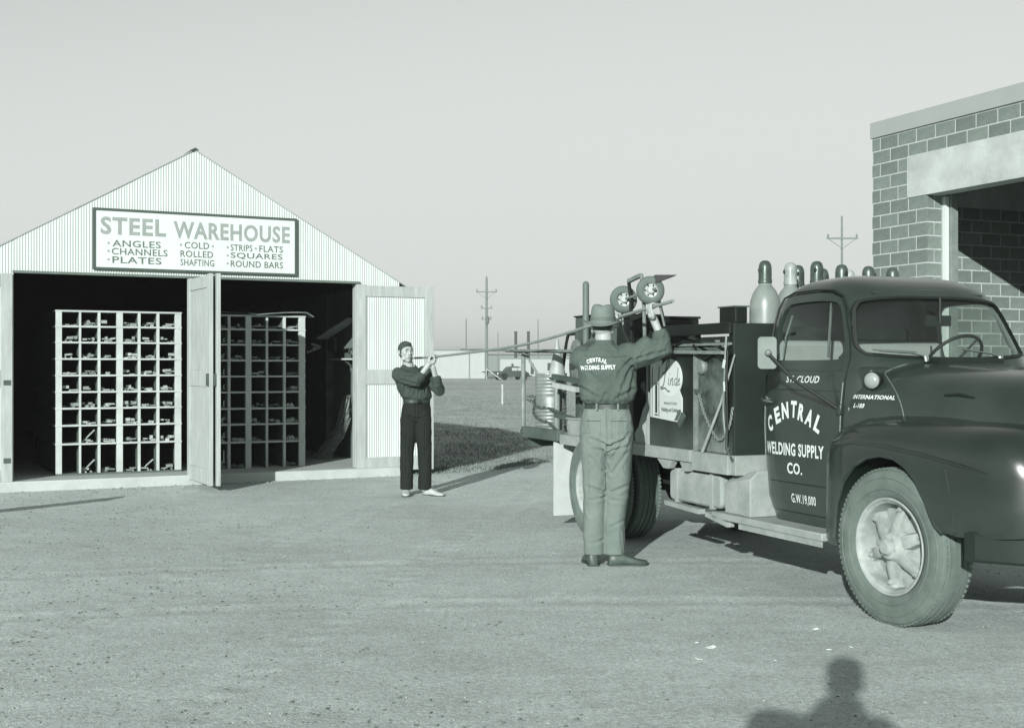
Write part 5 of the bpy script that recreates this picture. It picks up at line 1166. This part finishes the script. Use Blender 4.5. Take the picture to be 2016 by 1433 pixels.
def man_one():
    base = Vector((-1.083, 14.5, 0)); w = lambda p: Vector(p)-base
    yaw = math.atan2(.5, .86)-.12
    rsh, lsh = Vector((-.255, -.085, 1.415)), Vector((.055, .10, 1.43)); relb, rwr = Vector((.00, -.20, 1.345)), Vector((.125, -.19, 1.53)); lelb, lwr = Vector((.235, -.05, 1.235)), Vector((.170, -.15, 1.50))
    g1 = w((-.893, 14.35, 1.615)); g2 = g1-bd1*.11
    mb = MB(); hc = Vector((-.150, -.03, 1.672)); fwd = Vector((.50, -.84, -.10)); up = Vector((-.10, .05, 1))
    M_, T = head(mb, hc, fwd, up, 1.04)
    mb.tube([(-.10, .02, 1.40), (-.12, .01, 1.50), (-.145, .0, 1.60)], [.066, .058, .058], 16, True, True)
    torso_mb(mb, [((-.03, .01, .95), .14, .10, 0), ((-.04, .01, 1.10), .13, .09, 0), ((-.08, .01, 1.30), .155, .10, 0), ((-.10, .01, 1.42), .13, .08, 0)], yaw)
    mb.tube([rsh, relb, rwr], [.05, .043, .030], 12, True, True); mb.tube([lsh, lelb, lwr], [.05, .043, .030], 12, True, True)
    for hx, kx, fx in ((-.12, -.14, -.145), (.045, .06, .062)): mb.tube([(hx, .01, .95), (kx, 0, .52), (fx, .0, .08)], [.08, .055, .04], 12, True, True)
    hand(mb, rwr, g1, bd1, flip=1); hand(mb, lwr, g2, bd1, flip=-1)
    body = put('person', remesh(mb, .0048, 3), m_skin); body.location = base
    tag(body, 'bareheaded man in dark shirt and dark trousers lifting the bar end by the shed door', 'person')
    face_bits(body, M_, T, 1.04)
    # hair: cap of the skull, front lock
    hb = MB(); s = 1.04
    hb.ell(T((0, -.016, .018)), (.0815*s, .100*s, .101*s), 24, M_, 16)
    hb.ell(T((.004, .040, .092)), (.050*s, .036*s, .026*s), 14, M_)
    hm = wrinkle(remesh(hb, .005, 2), .003, 34, (1, 1, 1), 4)
    hm = boolean(hm, [(MB().prism([(.02, -.2), (.2, -.2), (.2, .090), (.090, .088), (.064, .062), (.038, .040), (.026, .014), (.022, -.012), (.000, -.016), (-.016, -.045), (-.06, -.075), (-.09, -.10), (-.09, -.2)], -.2, .2, Matrix.Translation(hc) @ M_.to_4x4() @ Matrix(((0, 0, 1, 0), (1, 0, 0, 0), (0, 1, 0, 0), (0, 0, 0, 1)))), 'DIFFERENCE')])
    put('hair', hm, m_hair, body)
    # shirt
    sb = MB()
    torso_mb(sb, [((-.025, .01, 1.118), .152, .114, 0), ((-.03, .01, 1.15), .182, .132, 0), ((-.055, .01, 1.22), .188, .135, 0), ((-.085, .01, 1.33), .200, .135, 0), ((-.10, .01, 1.41), .185, .115, 0), ((-.105, .01, 1.465), .115, .085, 0), ((-.11, .01, 1.50), .078, .072, 0)], yaw)
    sb.tube([rsh+Vector((.03, 0, -.01)), rsh.lerp(relb, .5)+Vector((0, 0, -.01)), relb+Vector((0, 0, -.005)), relb.lerp(rwr, .22)], [.088, .078, .074, .062], 16, True, True)
    sb.tube([lsh, lsh.lerp(lelb, .5), lelb+Vector((.005, 0, -.01)), lelb.lerp(lwr, .42)], [.085, .075, .074, .060], 16, True, True)
    sm = creases(wrinkle(remesh(sb, .008, 7), .006, 9, (1, 1, .7), 2.2), [(-.20, 1.35, .0, 1.30, .012, .016), (-.22, 1.42, -.05, 1.40, .012, .012), (-.15, 1.28, -.18, 1.17, .011, .013), (-.08, 1.27, -.10, 1.16, .010, .012), (.02, 1.27, .0, 1.16, .010, .012), (.08, 1.25, .07, 1.17, .010, .010), (-.24, 1.38, -.12, 1.33, .010, .012)])
    sh = put('shirt', sm, m_shirt, body)
    for a, b, t0 in ((relb, rwr, .20), (lelb, lwr, .36)):
        p = a.lerp(b, t0); q = a.lerp(b, t0+.16); MB().tube([p, q], [.062, .060], 18, True).build('rolled_cuff', m_shirt, sh)
    # collar
    cs = []
    for sx in (-1, 1):
        mbc = MB(); n = T((0, 0, 0)); d = Vector((.86, .5, 0))*sx; f = Vector((.5, -.86, 0))
        c0 = Vector((-.112, .0, 1.505))
        mbc.add([c0+d*.075-f*.03+Vector((0, 0, .022)), c0+d*.066+f*.045+Vector((0, 0, .012)), c0+f*.085+d*.028+Vector((0, 0, -.045)), c0+d*.105+f*.055+Vector((0, 0, -.052)), c0+d*.11-f*.03+Vector((0, 0, -.02))], [(0, 1, 2, 3, 4)])
        o = mbc.build('collar', m_shirt, sh, False); sl = o.modifiers.new('s', 'SOLIDIFY'); sl.thickness = .006
    tree = BVHTree.FromPolygons([v.co.copy() for v in sm.vertices], [tuple(p.vertices) for p in sm.polygons])
    f = Vector((.5, -.86, 0)); d = Vector((.86, .5, 0))
    def front(u_, z, off=.006):
        c = Vector((-.05, .01, 0))+d*u_+f*.6; c.z = z; h = tree.ray_cast(c, -f); return (h[0]+f*off) if h[0] is not None else c-f*.45
    MB().tube([front(.0+.01*math.sin(i), 1.12+.036*i, .001) for i in range(8)], .0045, 6).build('button_placket', m_shirt, sh)
    for u0 in (-.10, .075):
        mbp = MB(); mbp.tube([front(u0-.045, 1.265), front(u0, 1.262), front(u0+.045, 1.265)], .006, 6); mbp.build('pocket_flap', m_trs1, sh)
    # trousers
    tb = MB()
    torso_mb(tb, [((-.028, .01, 1.10), .150, .112, 0), ((-.03, .01, 1.02), .168, .125, 0), ((-.035, .01, .94), .178, .130, 0), ((-.035, .01, .88), .120, .100, 0), ((-.035, .01, .84), .05, .05, 0)], yaw)
    for hx, kx, fx, fr in ((-.120, -.140, -.145, .074), (.045, .062, .068, .076)):
        tb.rings([ringz((hx*.8, .01, 1.0), .090, .112, .3), ringz((hx, .01, .90), .097, .116, .3), ringz((hx*.9+kx*.1, .01, .78), .095, .106, .3), ringz((kx, .005, .52), .080, .088, .3), ringz((fx, .0, .28), .074, .082, .3), ringz((fx, -.003, .075), fr, fr+.012, .3)])
    tm = creases(wrinkle(remesh(tb, .008, 12), .004, 9, (1, 1, .45), 8.8), [(-.03, 1.08, -.03, .90, .01, .010), (-.03, .90, -.14, .94, .012, .014), (-.03, .89, .10, .93, .012, .012), (-.13, .85, -.145, .15, .007, .010), (.075, .85, .075, .15, .007, .010), (-.10, .55, -.19, .58, .012, .010), (.03, .55, .12, .52, .012, .010)]); put('trousers', tm, m_trs1, body)
    belt_ring(body, (-.028, .01, 1.10), .153, .116, yaw); p = front(-.02, 1.10, .004); MB().box(p, (.045, .012, .034), Matrix.Rotation(yaw, 3, 'Z')).build('belt_buckle', m_chrome, body, False)
    ml = mat('pale dusty shoes', .38, .7, .2, 9)
    shoe(body, (-.150, .07, 0), (.05, -1), .27, ml); shoe(body, (.06, .03, 0), (.80, -.6), .29, ml)
    return body
man_one()

def man_two():
    base = Vector((.719, 9.42, 0)); w = lambda p: Vector(p)-base
    yaw = -.20      # shoulder line, right shoulder nearer the viewer
    bd2 = (Vector((1.044, 9.30, 1.945))-Vector((.75, 10.07, 1.868))).normalized()
    rsh, lsh = Vector((.185, -.05, 1.585)), Vector((-.19, .06, 1.565)); relb, rwr = Vector((.425, -.07, 1.66)), Vector((.345, -.07, 1.86)); lelb, lwr = Vector((-.08, .35, 1.64)), Vector((.03, .50, 1.82))
    g1 = w((1.044, 9.30, 1.945)); g2 = w((.83, 9.86, 1.889))
    mb = MB(); hc = Vector((-.028, .045, 1.79)); fwd = Vector((.22, .97, .05)); up = Vector((0, -.08, 1))
    M_, T = head(mb, hc, fwd, up, .98)
    mb.tube([(-.02, .01, 1.58), (-.022, .015, 1.66), (-.025, .03, 1.76)], [.068, .062, .062], 16, True, True)
    torso_mb(mb, [((0, .02, 1.05), .15, .11, 0), ((0, .02, 1.20), .14, .10, 0), ((0, .02, 1.42), .16, .10, 0), ((-.01, .02, 1.56), .13, .08, 0)], yaw)
    mb.tube([rsh, relb, rwr], [.055, .046, .031], 12, True, True); mb.tube([lsh, lelb, lwr], [.055, .046, .031], 12, True, True)
    for hx, kx, fx in ((-.085, -.09, -.10), (.085, .075, .055)): mb.tube([(hx, .02, 1.02), (kx, .01, .55), (fx, .0, .08)], [.08, .058, .042], 12, True, True)
    hand(mb, rwr, g1, bd2, flip=-1); hand(mb, lwr, g2, bd2, flip=1)
    body = put('person', remesh(mb, .0048, 3), m_skin); body.location = base
    tag(body, 'man in hat seen from behind, CENTRAL WELDING SUPPLY on his shirt, lifting the bar', 'person')
    hb = MB(); hb.ell(T((0, -.018, .030)), (.079, .096, .078), 24, M_, 16)
    put('hair', boolean(remesh(hb, .007, 2), [(MB().prism([(.0, -.3), (.3, -.3), (.3, .2), (.0, .2)], -.2, .2, Matrix.Translation(hc) @ M_.to_4x4() @ Matrix(((0, 0, 1, 0), (1, 0, 0, 0), (0, 1, 0, 0), (0, 0, 0, 1)))), 'DIFFERENCE')]), m_hair, body)
    # hat: crown with pinch, curled brim
    rs = []
    for rr, z in ((.158, -.026), (.146, -.026), (.122, -.018), (.100, -.004), (.096, .006), (.094, .03), (.092, .06), (.089, .085), (.083, .108), (.070, .124), (.05, .128), (.025, .122), (.004, .118)):
        r_ = []
        for k in range(48):
            a = 2*PI*k/48; x, y = math.cos(a), math.sin(a)
            lift = max(0, (rr-.10)/.05)*(.026*abs(x)**2.2-.010*abs(y)**2)
            dent = -.012*math.exp(-(x*rr/.03)**2) if z > .10 else 0
            r_.append(T((x*rr*1.0, y*rr*1.13-.006, .062+z+lift+dent)))
        rs.append(r_)
    o = MB().rings(rs, False); hat = o.build('hat', mat('light grey felt hat', .16, .9, .10, 10, .2, 90), body, ang=80); sl = hat.modifiers.new('s', 'SOLIDIFY'); sl.thickness = .004
    band = MB().rings([[T((math.cos(a)*r_, math.sin(a)*r_*1.13-.006, .062+z)) for a in np.linspace(0, 2*PI, 41)[:-1]] for r_, z in ((.1005, .002), (.0985, .012), (.0970, .030))], False).build('hat_band', mat('hat band', .12, .8, .1), hat)
    m2 = mat('grey work shirt', .088, .88, .25, 6, .12, 120)
    sb = MB()
    torso_mb(sb, [((.0, .02, 1.218), .165, .122, 0), ((.005, .02, 1.255), .200, .145, 0), ((.005, .02, 1.33), .215, .150, 0), ((.0, .02, 1.46), .222, .142, 0), ((-.005, .02, 1.56), .212, .120, 0), ((-.015, .02, 1.62), .150, .10, 0), ((-.02, .02, 1.675), .080, .078, 0)], yaw)
    sb.tube([rsh+Vector((-.04, 0, 0)), rsh+Vector((.03, 0, -.005)), rsh.lerp(relb, .55)+Vector((0, 0, -.015)), relb+Vector((.0, 0, -.01)), relb.lerp(rwr, .32)], [.095, .095, .088, .080, .066], 18, True, True)
    sb.tube([rsh+Vector((.05, -.02, .02)), rsh+Vector((.12, -.01, .09)), rsh+Vector((.16, 0, .06))], [.07, .062, .05], 16, True, True)
    sb.tube([lsh, lsh.lerp(lelb, .5), lelb, lelb.lerp(lwr, .4)], [.09, .080, .074, .062], 16, True, True)
    sm = creases(wrinkle(remesh(sb, .008, 8), .006, 9, (1, 1, .8), 5.1), [(.17, 1.55, .08, 1.45, .014, .016), (.18, 1.50, .10, 1.33, .016, .018), (.20, 1.47, .16, 1.28, .015, .016), (.22, 1.56, .36, 1.62, .013, .014), (.25, 1.60, .38, 1.70, .012, .014), (.30, 1.58, .43, 1.62, .012, .014), (-.19, 1.50, -.10, 1.42, .013, .014), (-.20, 1.34, -.08, 1.27, .015, .014), (.19, 1.33, .05, 1.26, .014, .014), (-.02, 1.30, -.05, 1.235, .012, .012), (.08, 1.30, .10, 1.235, .012, .012), (-.12, 1.29, -.14, 1.24, .012, .010), (-.12, 1.63, .10, 1.625, .010, .007)])
    sh = put('shirt', sm, m2, body)
    p, q = relb.lerp(rwr, .28), relb.lerp(rwr, .48); MB().tube([p, q], [.066, .060], 18).build('rolled_cuff', m2, sh)
    MB().rings([ringz((-.02, .018, 1.665), .080, .078, yaw, 24), ringz((-.021, .018, 1.70), .072, .070, yaw, 24), ringz((-.021, .018, 1.702), .066, .064, yaw, 24), ringz((-.02, .018, 1.66), .064, .062, yaw, 24)], False).build('collar', m2, sh)
    tree = BVHTree.FromPolygons([v.co.copy() for v in sm.vertices], [tuple(p.vertices) for p in sm.polygons])
    dv = Vector((.14, .99, 0)).normalized(); rt = Vector((.99, -.14, 0)).normalized()
    def back(u_, z):
        c = Vector((0, 0, 0))+rt*u_-dv*.8; c.z = z; h = tree.ray_cast(c, dv); return (h[0]-dv*.004) if h[0] is not None else c+dv*.6
    def btext(s, x0, x1, z0, z1, rot=0, bold=.03, dip=0):
        vs, fs = fit_text(s, x0, x1, z0, z1, bold, 0, 1, rot); mbt = MB(); mbt.v = [back(x, z) for x, z in vs]; mbt.f = fs; mbt.build('lettering', m_letter, sh, False)
    word_ = 'CENTRAL'
    for i, ch in enumerate(word_):
        t_ = (i-3)/3; btext(ch, -.070+t_*.068-.009, -.070+t_*.068+.009, 1.553-.014*t_*t_-.016, 1.553-.014*t_*t_+.016, R(-12*t_), .045)
    btext('WELDING SUPPLY', -.196, .072, 1.478, 1.512, R(1.5), .035)
    MB().tube([back(u_, 1.585-.012*math.cos(u_*9)) for u_ in np.linspace(-.17, .17, 16)], .0028, 6).build('yoke_seam', m2, sh)
    m_t2 = mat('light work trousers', .158, .9, .16, 5, .15, 120)
    tb = MB()
    torso_mb(tb, [((0, .02, 1.205), .160, .118, 0), ((.0, .02, 1.13), .188, .140, 0), ((.0, .015, 1.02), .208, .160, 0), ((-.005, .015, .92), .185, .140, 0), ((-.005, .015, .86), .09, .09, 0)], yaw)
    for hx, kx, fx in ((-.095, -.088, -.095), (.092, .080, .052)):
        tb.rings([ringz((hx, .01, 1.0), .108, .140, yaw), ringz((hx, .01, .88), .104, .130, yaw), ringz((kx, .005, .58), .088, .100, yaw), ringz((fx, .0, .32), .082, .092, yaw), ringz((fx, -.005, .088), .081, .094, yaw)])
    def wgt(c): return 1.6 if c.z > .75 else 1.0
    tm = creases(wrinkle(remesh(tb, .008, 10), .0045, 9, (1, 1, .5), 1.7), [(-.005, 1.17, -.002, .90, .010, .014), (0, .905, -.13, .965, .013, .020), (0, .90, .13, .955, .013, .022), (.01, .875, .15, .90, .012, .014), (-.01, .87, -.12, .885, .012, .012), (.02, .80, .15, 1.0, .012, .014), (.03, .70, .14, .86, .013, .012), (-.03, .72, -.14, .83, .012, .011), (-.03, .56, -.15, .60, .014, .013), (-.03, .52, -.14, .50, .012, .010), (.03, .56, .15, .61, .014, .013), (.03, .50, .13, .49, .012, .010), (.02, .3, .13, .35, .012, .008), (-.04, .2, -.14, .17, .012, .009), (-.155, 1.10, -.15, 1.02, .01, .006), (.03, 1.105, .14, 1.11, .006, .006)]); trs = put('trousers', tm, m_t2, body)
    ttree = BVHTree.FromPolygons([v.co.copy() for v in tm.vertices], [tuple(p.vertices) for p in tm.polygons])
    def seat(u_, z):
        c = rt*u_-dv*.8; c.z = z; h = ttree.ray_cast(c, dv); return (h[0]-dv*.0015) if h[0] is not None else c+dv*.66
    for u0 in (-.095, .095):
        MB().tube([seat(u0+d_, 1.095) for d_ in np.linspace(-.06, .06, 8)], .0022, 5).build('pocket_welt', MATS['dark leather belt'] if 'dark leather belt' in MATS else m_t2, trs)
        MB().tube([seat(u0-.055+.0*q, 1.09-.11*q) for q in np.linspace(0, 1, 6)]+[seat(u0+.055*k, .965) for k in np.linspace(-.8, .8, 6)]+[seat(u0+.055, .98+.11*q) for q in np.linspace(0, 1, 6)], .0022, 5).build('pocket_edge', m_t2, trs)
    for x_ in (-.1,): MB().tube([seat(-.135, 1.0), seat(-.133, .8), seat(-.128, .5), seat(-.13, .2)], .0022, 5).build('side_seam', m_t2, trs)
    belt_ring(body, (0, .02, 1.20), .164, .122, yaw, mat('dark leather belt', .04, .4, .2))
    for a in (-.085, .075): p = Vector((a, -.11-.02*a, 1.20)); MB().box(p, (.014, .02, .05), Matrix.Rotation(yaw, 3, 'Z')).build('belt_loop', m_t2, trs, False)
    ms = mat('dusty brown leather shoe', .07, .45, .35, 8)
    shoe(body, (-.105, -.085, 0), (-.12, 1), .29, ms, .052, .115); shoe(body, (.005, -.055, 0), (.93, .10), .30, ms, .054, .10)
    return body
man_two()

def photographer():
    # stands behind the camera; only the shadow reaches the picture
    base = Vector((-.20, -.36, .21)); mb = MB()
    tag(MB().bb(-.56, .16, -.62, -.12, 0, .21).build('shadow_crate', m_wood, None, False, bevel=.005), 'unseen low crate added under the photographer to lengthen the shadow', 'crate')  # crate added out of view so the shadow reaches farther
    mb2, T = head(mb, (.04, 0, 1.70), (0, 1, -.1), (0, 0, 1), 1.0)
    mb.tube([(.0, 0, 1.45), (.03, 0, 1.60)], [.06, .058], 14, True, True)
    torso_mb(mb, [((0, 0, .95), .15, .11, 0), ((0, 0, 1.15), .14, .10, 0), ((0, 0, 1.38), .18, .11, 0), ((0, 0, 1.48), .14, .08, 0)], 0)
    for sx in (-1, 1):
        mb.tube([(sx*.18, 0, 1.45), (sx*(.25 if sx < 0 else .25), .08, 1.40+(.08 if sx < 0 else -.18)), (sx*.08, .20, 1.46)], [.055, .045, .03], 12, True, True)
        mb.tube([(sx*.09, 0, .95), (sx*.10, 0, .5), (sx*.11, 0, .08)], [.085, .06, .045], 12, True, True)
        hand(mb, (sx*.08, .20, 1.46), (sx*.05, .24, 1.28), (0, 0, 1), flip=sx)
    body = put('person', remesh(mb, .009, 3), m_skin); body.location = base; tag(body, 'photographer in coat and cap standing behind the camera, casting the front shadow', 'person')
    cb = MB(); torso_mb(cb, [((0, 0, .55), .26, .19, 0), ((0, 0, .95), .22, .16, 0), ((0, 0, 1.15), .20, .145, 0), ((0, 0, 1.38), .235, .15, 0), ((0, 0, 1.48), .19, .12, 0), ((.02, 0, 1.55), .12, .10, 0), ((.03, 0, 1.62), .095, .09, 0)], 0)
    for sx in (-1, 1): cb.tube([(sx*.19, 0, 1.46), (sx*(.27 if sx < 0 else .24), .08, 1.40+(.08 if sx < 0 else -.18)), (sx*.11, .17, 1.45)], [.085, .08, .055], 14, True, True)
    put('coat', remesh(cb, .015, 3), m_trs1, body)
    MB().rings([[(.04+r_*math.cos(a), r_*1.1*math.sin(a), 1.70+z) for a in np.linspace(0, 2*PI, 33)[:-1]] for r_, z in ((.088, .045), (.090, .06), (.088, .10), (.080, .14), (.05, .165), (.005, .17))]).build('hat', m_trs1, body)
    for sx in (-1, 1): shoe(body, (sx*.11, -.08, 0), (0, 1), .29, m_trs1)
photographer()

# ---------------------------------------------------------------- loose stuff: pebbles, grass, paper scraps
def scatter_mesh(name, verts, faces, m):
    me = bpy.data.meshes.new(name); me.from_pydata(verts, [], faces); me.update(); o = put(name, me, m); return struct(o, 'stuff')
oct_v = np.array([(1, 0, 0), (-1, 0, 0), (0, 1, 0), (0, -1, 0), (0, 0, 1), (0, 0, -.6)]); oct_f = [(0, 2, 4), (2, 1, 4), (1, 3, 4), (3, 0, 4), (2, 0, 5), (1, 2, 5), (3, 1, 5), (0, 3, 5)]
def pebbles(name, n, m, smin, smax, dens):
    V = []; Fs = []; c = 0
    while c < n:
        x = rng.uniform(-8, 7); y = 4.6+rng.random()**1.7*15
        if abs(x) > y*.46 or rng.random() > dens(x, y): continue
        s_ = smin+(smax-smin)*rng.random()**4
        v = oct_v*s_*rng.uniform(.6, 1.2, (6, 3)); a = rng.uniform(0, 6.28); ca, sa = math.cos(a), math.sin(a)
        X = v[:, 0]*ca-v[:, 1]*sa+x; Y = v[:, 0]*sa+v[:, 1]*ca+y; Z = v[:, 2]*.65+s_*.22+.004
        o = len(V); V += list(zip(X.tolist(), Y.tolist(), Z.tolist())); Fs += [(p+o, q+o, r_+o) for p, q, r_ in oct_f]; c += 1
    return scatter_mesh(name, V, Fs, m)
dens = lambda x, y: (.25+.75*max(0, min(1, (-x*.35-y*.06+.55)+.8*noise.noise(Vector((x*.6, y*.5, 0))))))
pebbles('pebbles', 16000, mat('pale pebble', .36, .9, .25, 30), .0018, .009, dens)
pebbles('dark_pebbles', 20000, mat('dark pebble', .16, .9, .4, 30),  .0025, .013, lambda x, y: .12+dens(x, y)**2)
def slab_line(x, y):
    d = -(x+5.865)*.453+(y-15)*.8915; return 1.0 if -.42 < d < -.14 and -7 < x < -1.2 else 0.0
pebbles('slab_rubble', 1500, mat('slab rubble', .30, .9, .5, 30), .006, .022, slab_line)
V = []; Fs = []
for i in range(70000):
    if i < 14000:
        x = rng.uniform(-2.2, 6.5); y = yard_edge(x)+rng.normal(0, .28)+.1; h = rng.uniform(.015, .055)
    else:
        y = 17.5+rng.random()**1.5*45; x = rng.uniform(-.10, .30)*y-.3; h = rng.uniform(.015, .05)*(1+.7*noise.noise(Vector((x*.7, y*.35, 0))))
        if y < yard_edge(x): continue
        if noise.noise(Vector((x*.9, y*.5, 7))) < -.15 and rng.random() < .7: continue
    # keep out of the shed
    lx = (x+5.865)*.8915+(y-15)*.453; ly = -(x+5.865)*.453+(y-15)*.8915
    if S0-.1 < lx < S1+.1 and -.2 < ly < LEN+.2: continue
    a = rng.uniform(0, 6.28); w_ = .003+.00025*y; dx, dy = math.cos(a)*w_, math.sin(a)*w_; l1, l2 = rng.normal(0, .35)*h, rng.normal(0, .35)*h
    o = len(V); V += [(x-dx, y-dy, 0), (x+dx, y+dy, 0), (x+l1, y+l2, h)]; Fs.append((o, o+1, o+2))
scatter_mesh('dry_grass', V, Fs, mat('dry grass blades', .20, .9, .22, 1.2))
def scrap(label, x, y, s_, k):
    mb = MB(); r_ = random.Random(k); rs = []
    for i in range(5):
        t_ = i/4-.5; rs.append([(t_*s_*2.2, -s_*.35*(1+r_.random()), .004+abs(t_)*s_*.5*r_.random()), (t_*s_*2.2, s_*.35, .006+s_*.5*r_.random())])
    vs = [p for q in rs for p in q]; fs = [(2*i, 2*i+1, 2*i+3, 2*i+2) for i in range(4)]
    mb.add(vs, fs); o = mb.build('paper_scrap', mat('scrap paper', .75, .8, .1), None, False); o.location = (x, y, .002); o.rotation_euler = (0, 0, r_.uniform(0, 3)); sl = o.modifiers.new('s', 'SOLIDIFY'); sl.thickness = .002
    tag(o, label, 'paper scrap', 'paper scraps on the gravel')
def gp(px, py): Z = 1.5*2450/(py-722); return (px-1008)*Z/2450, Z
for k, (px, py, s_, lab) in enumerate(((1400, 1277, .028, 'largest curled white paper scrap lying on the open gravel left of the front shadow'), (1376, 1300, .018, 'small white scrap just below and left of the largest curled one'), (1372, 1267, .008, 'tiny white scrap above and left of the largest curled one'),
        (1605, 1240, .016, 'pale scrap on the gravel left of the front wheel'), (1632, 1281, .012, 'pale scrap just above the hat shaped shadow on the left'), (1675, 1276, .010, 'pale scrap at the upper right of the hat shaped shadow'), (1526, 1302, .007, 'tiny scrap midway between the curled paper and the shadow'), (1116, 1169, .010, 'tiny pale scrap on the gravel below the grey trousered man'))):
    x, y = gp(px, py); scrap(lab, x, y, s_, k)
print('tris', sum(len(o.data.polygons) for o in bpy.data.objects if o.type == 'MESH'))

# ---------------------------------------------------------------- thin morning haze over the whole place
hz = MB().bb(-1450, 1450, -250, 1550, -1.0, 16.0).mesh('haze', False); hm_ = bpy.data.materials.new('haze air'); hm_.use_nodes = True; ht_ = hm_.node_tree; ht_.nodes.clear()
ho = ht_.nodes.new('ShaderNodeOutputMaterial'); hv = ht_.nodes.new('ShaderNodeVolumePrincipled'); hv.inputs['Color'].default_value = (.94, .98, .96, 1); hv.inputs['Density'].default_value = .0011; hv.inputs['Anisotropy'].default_value = .3
ht_.links.new(hv.outputs[0], ho.inputs['Volume']); struct(put('haze', hz, hm_), 'stuff')
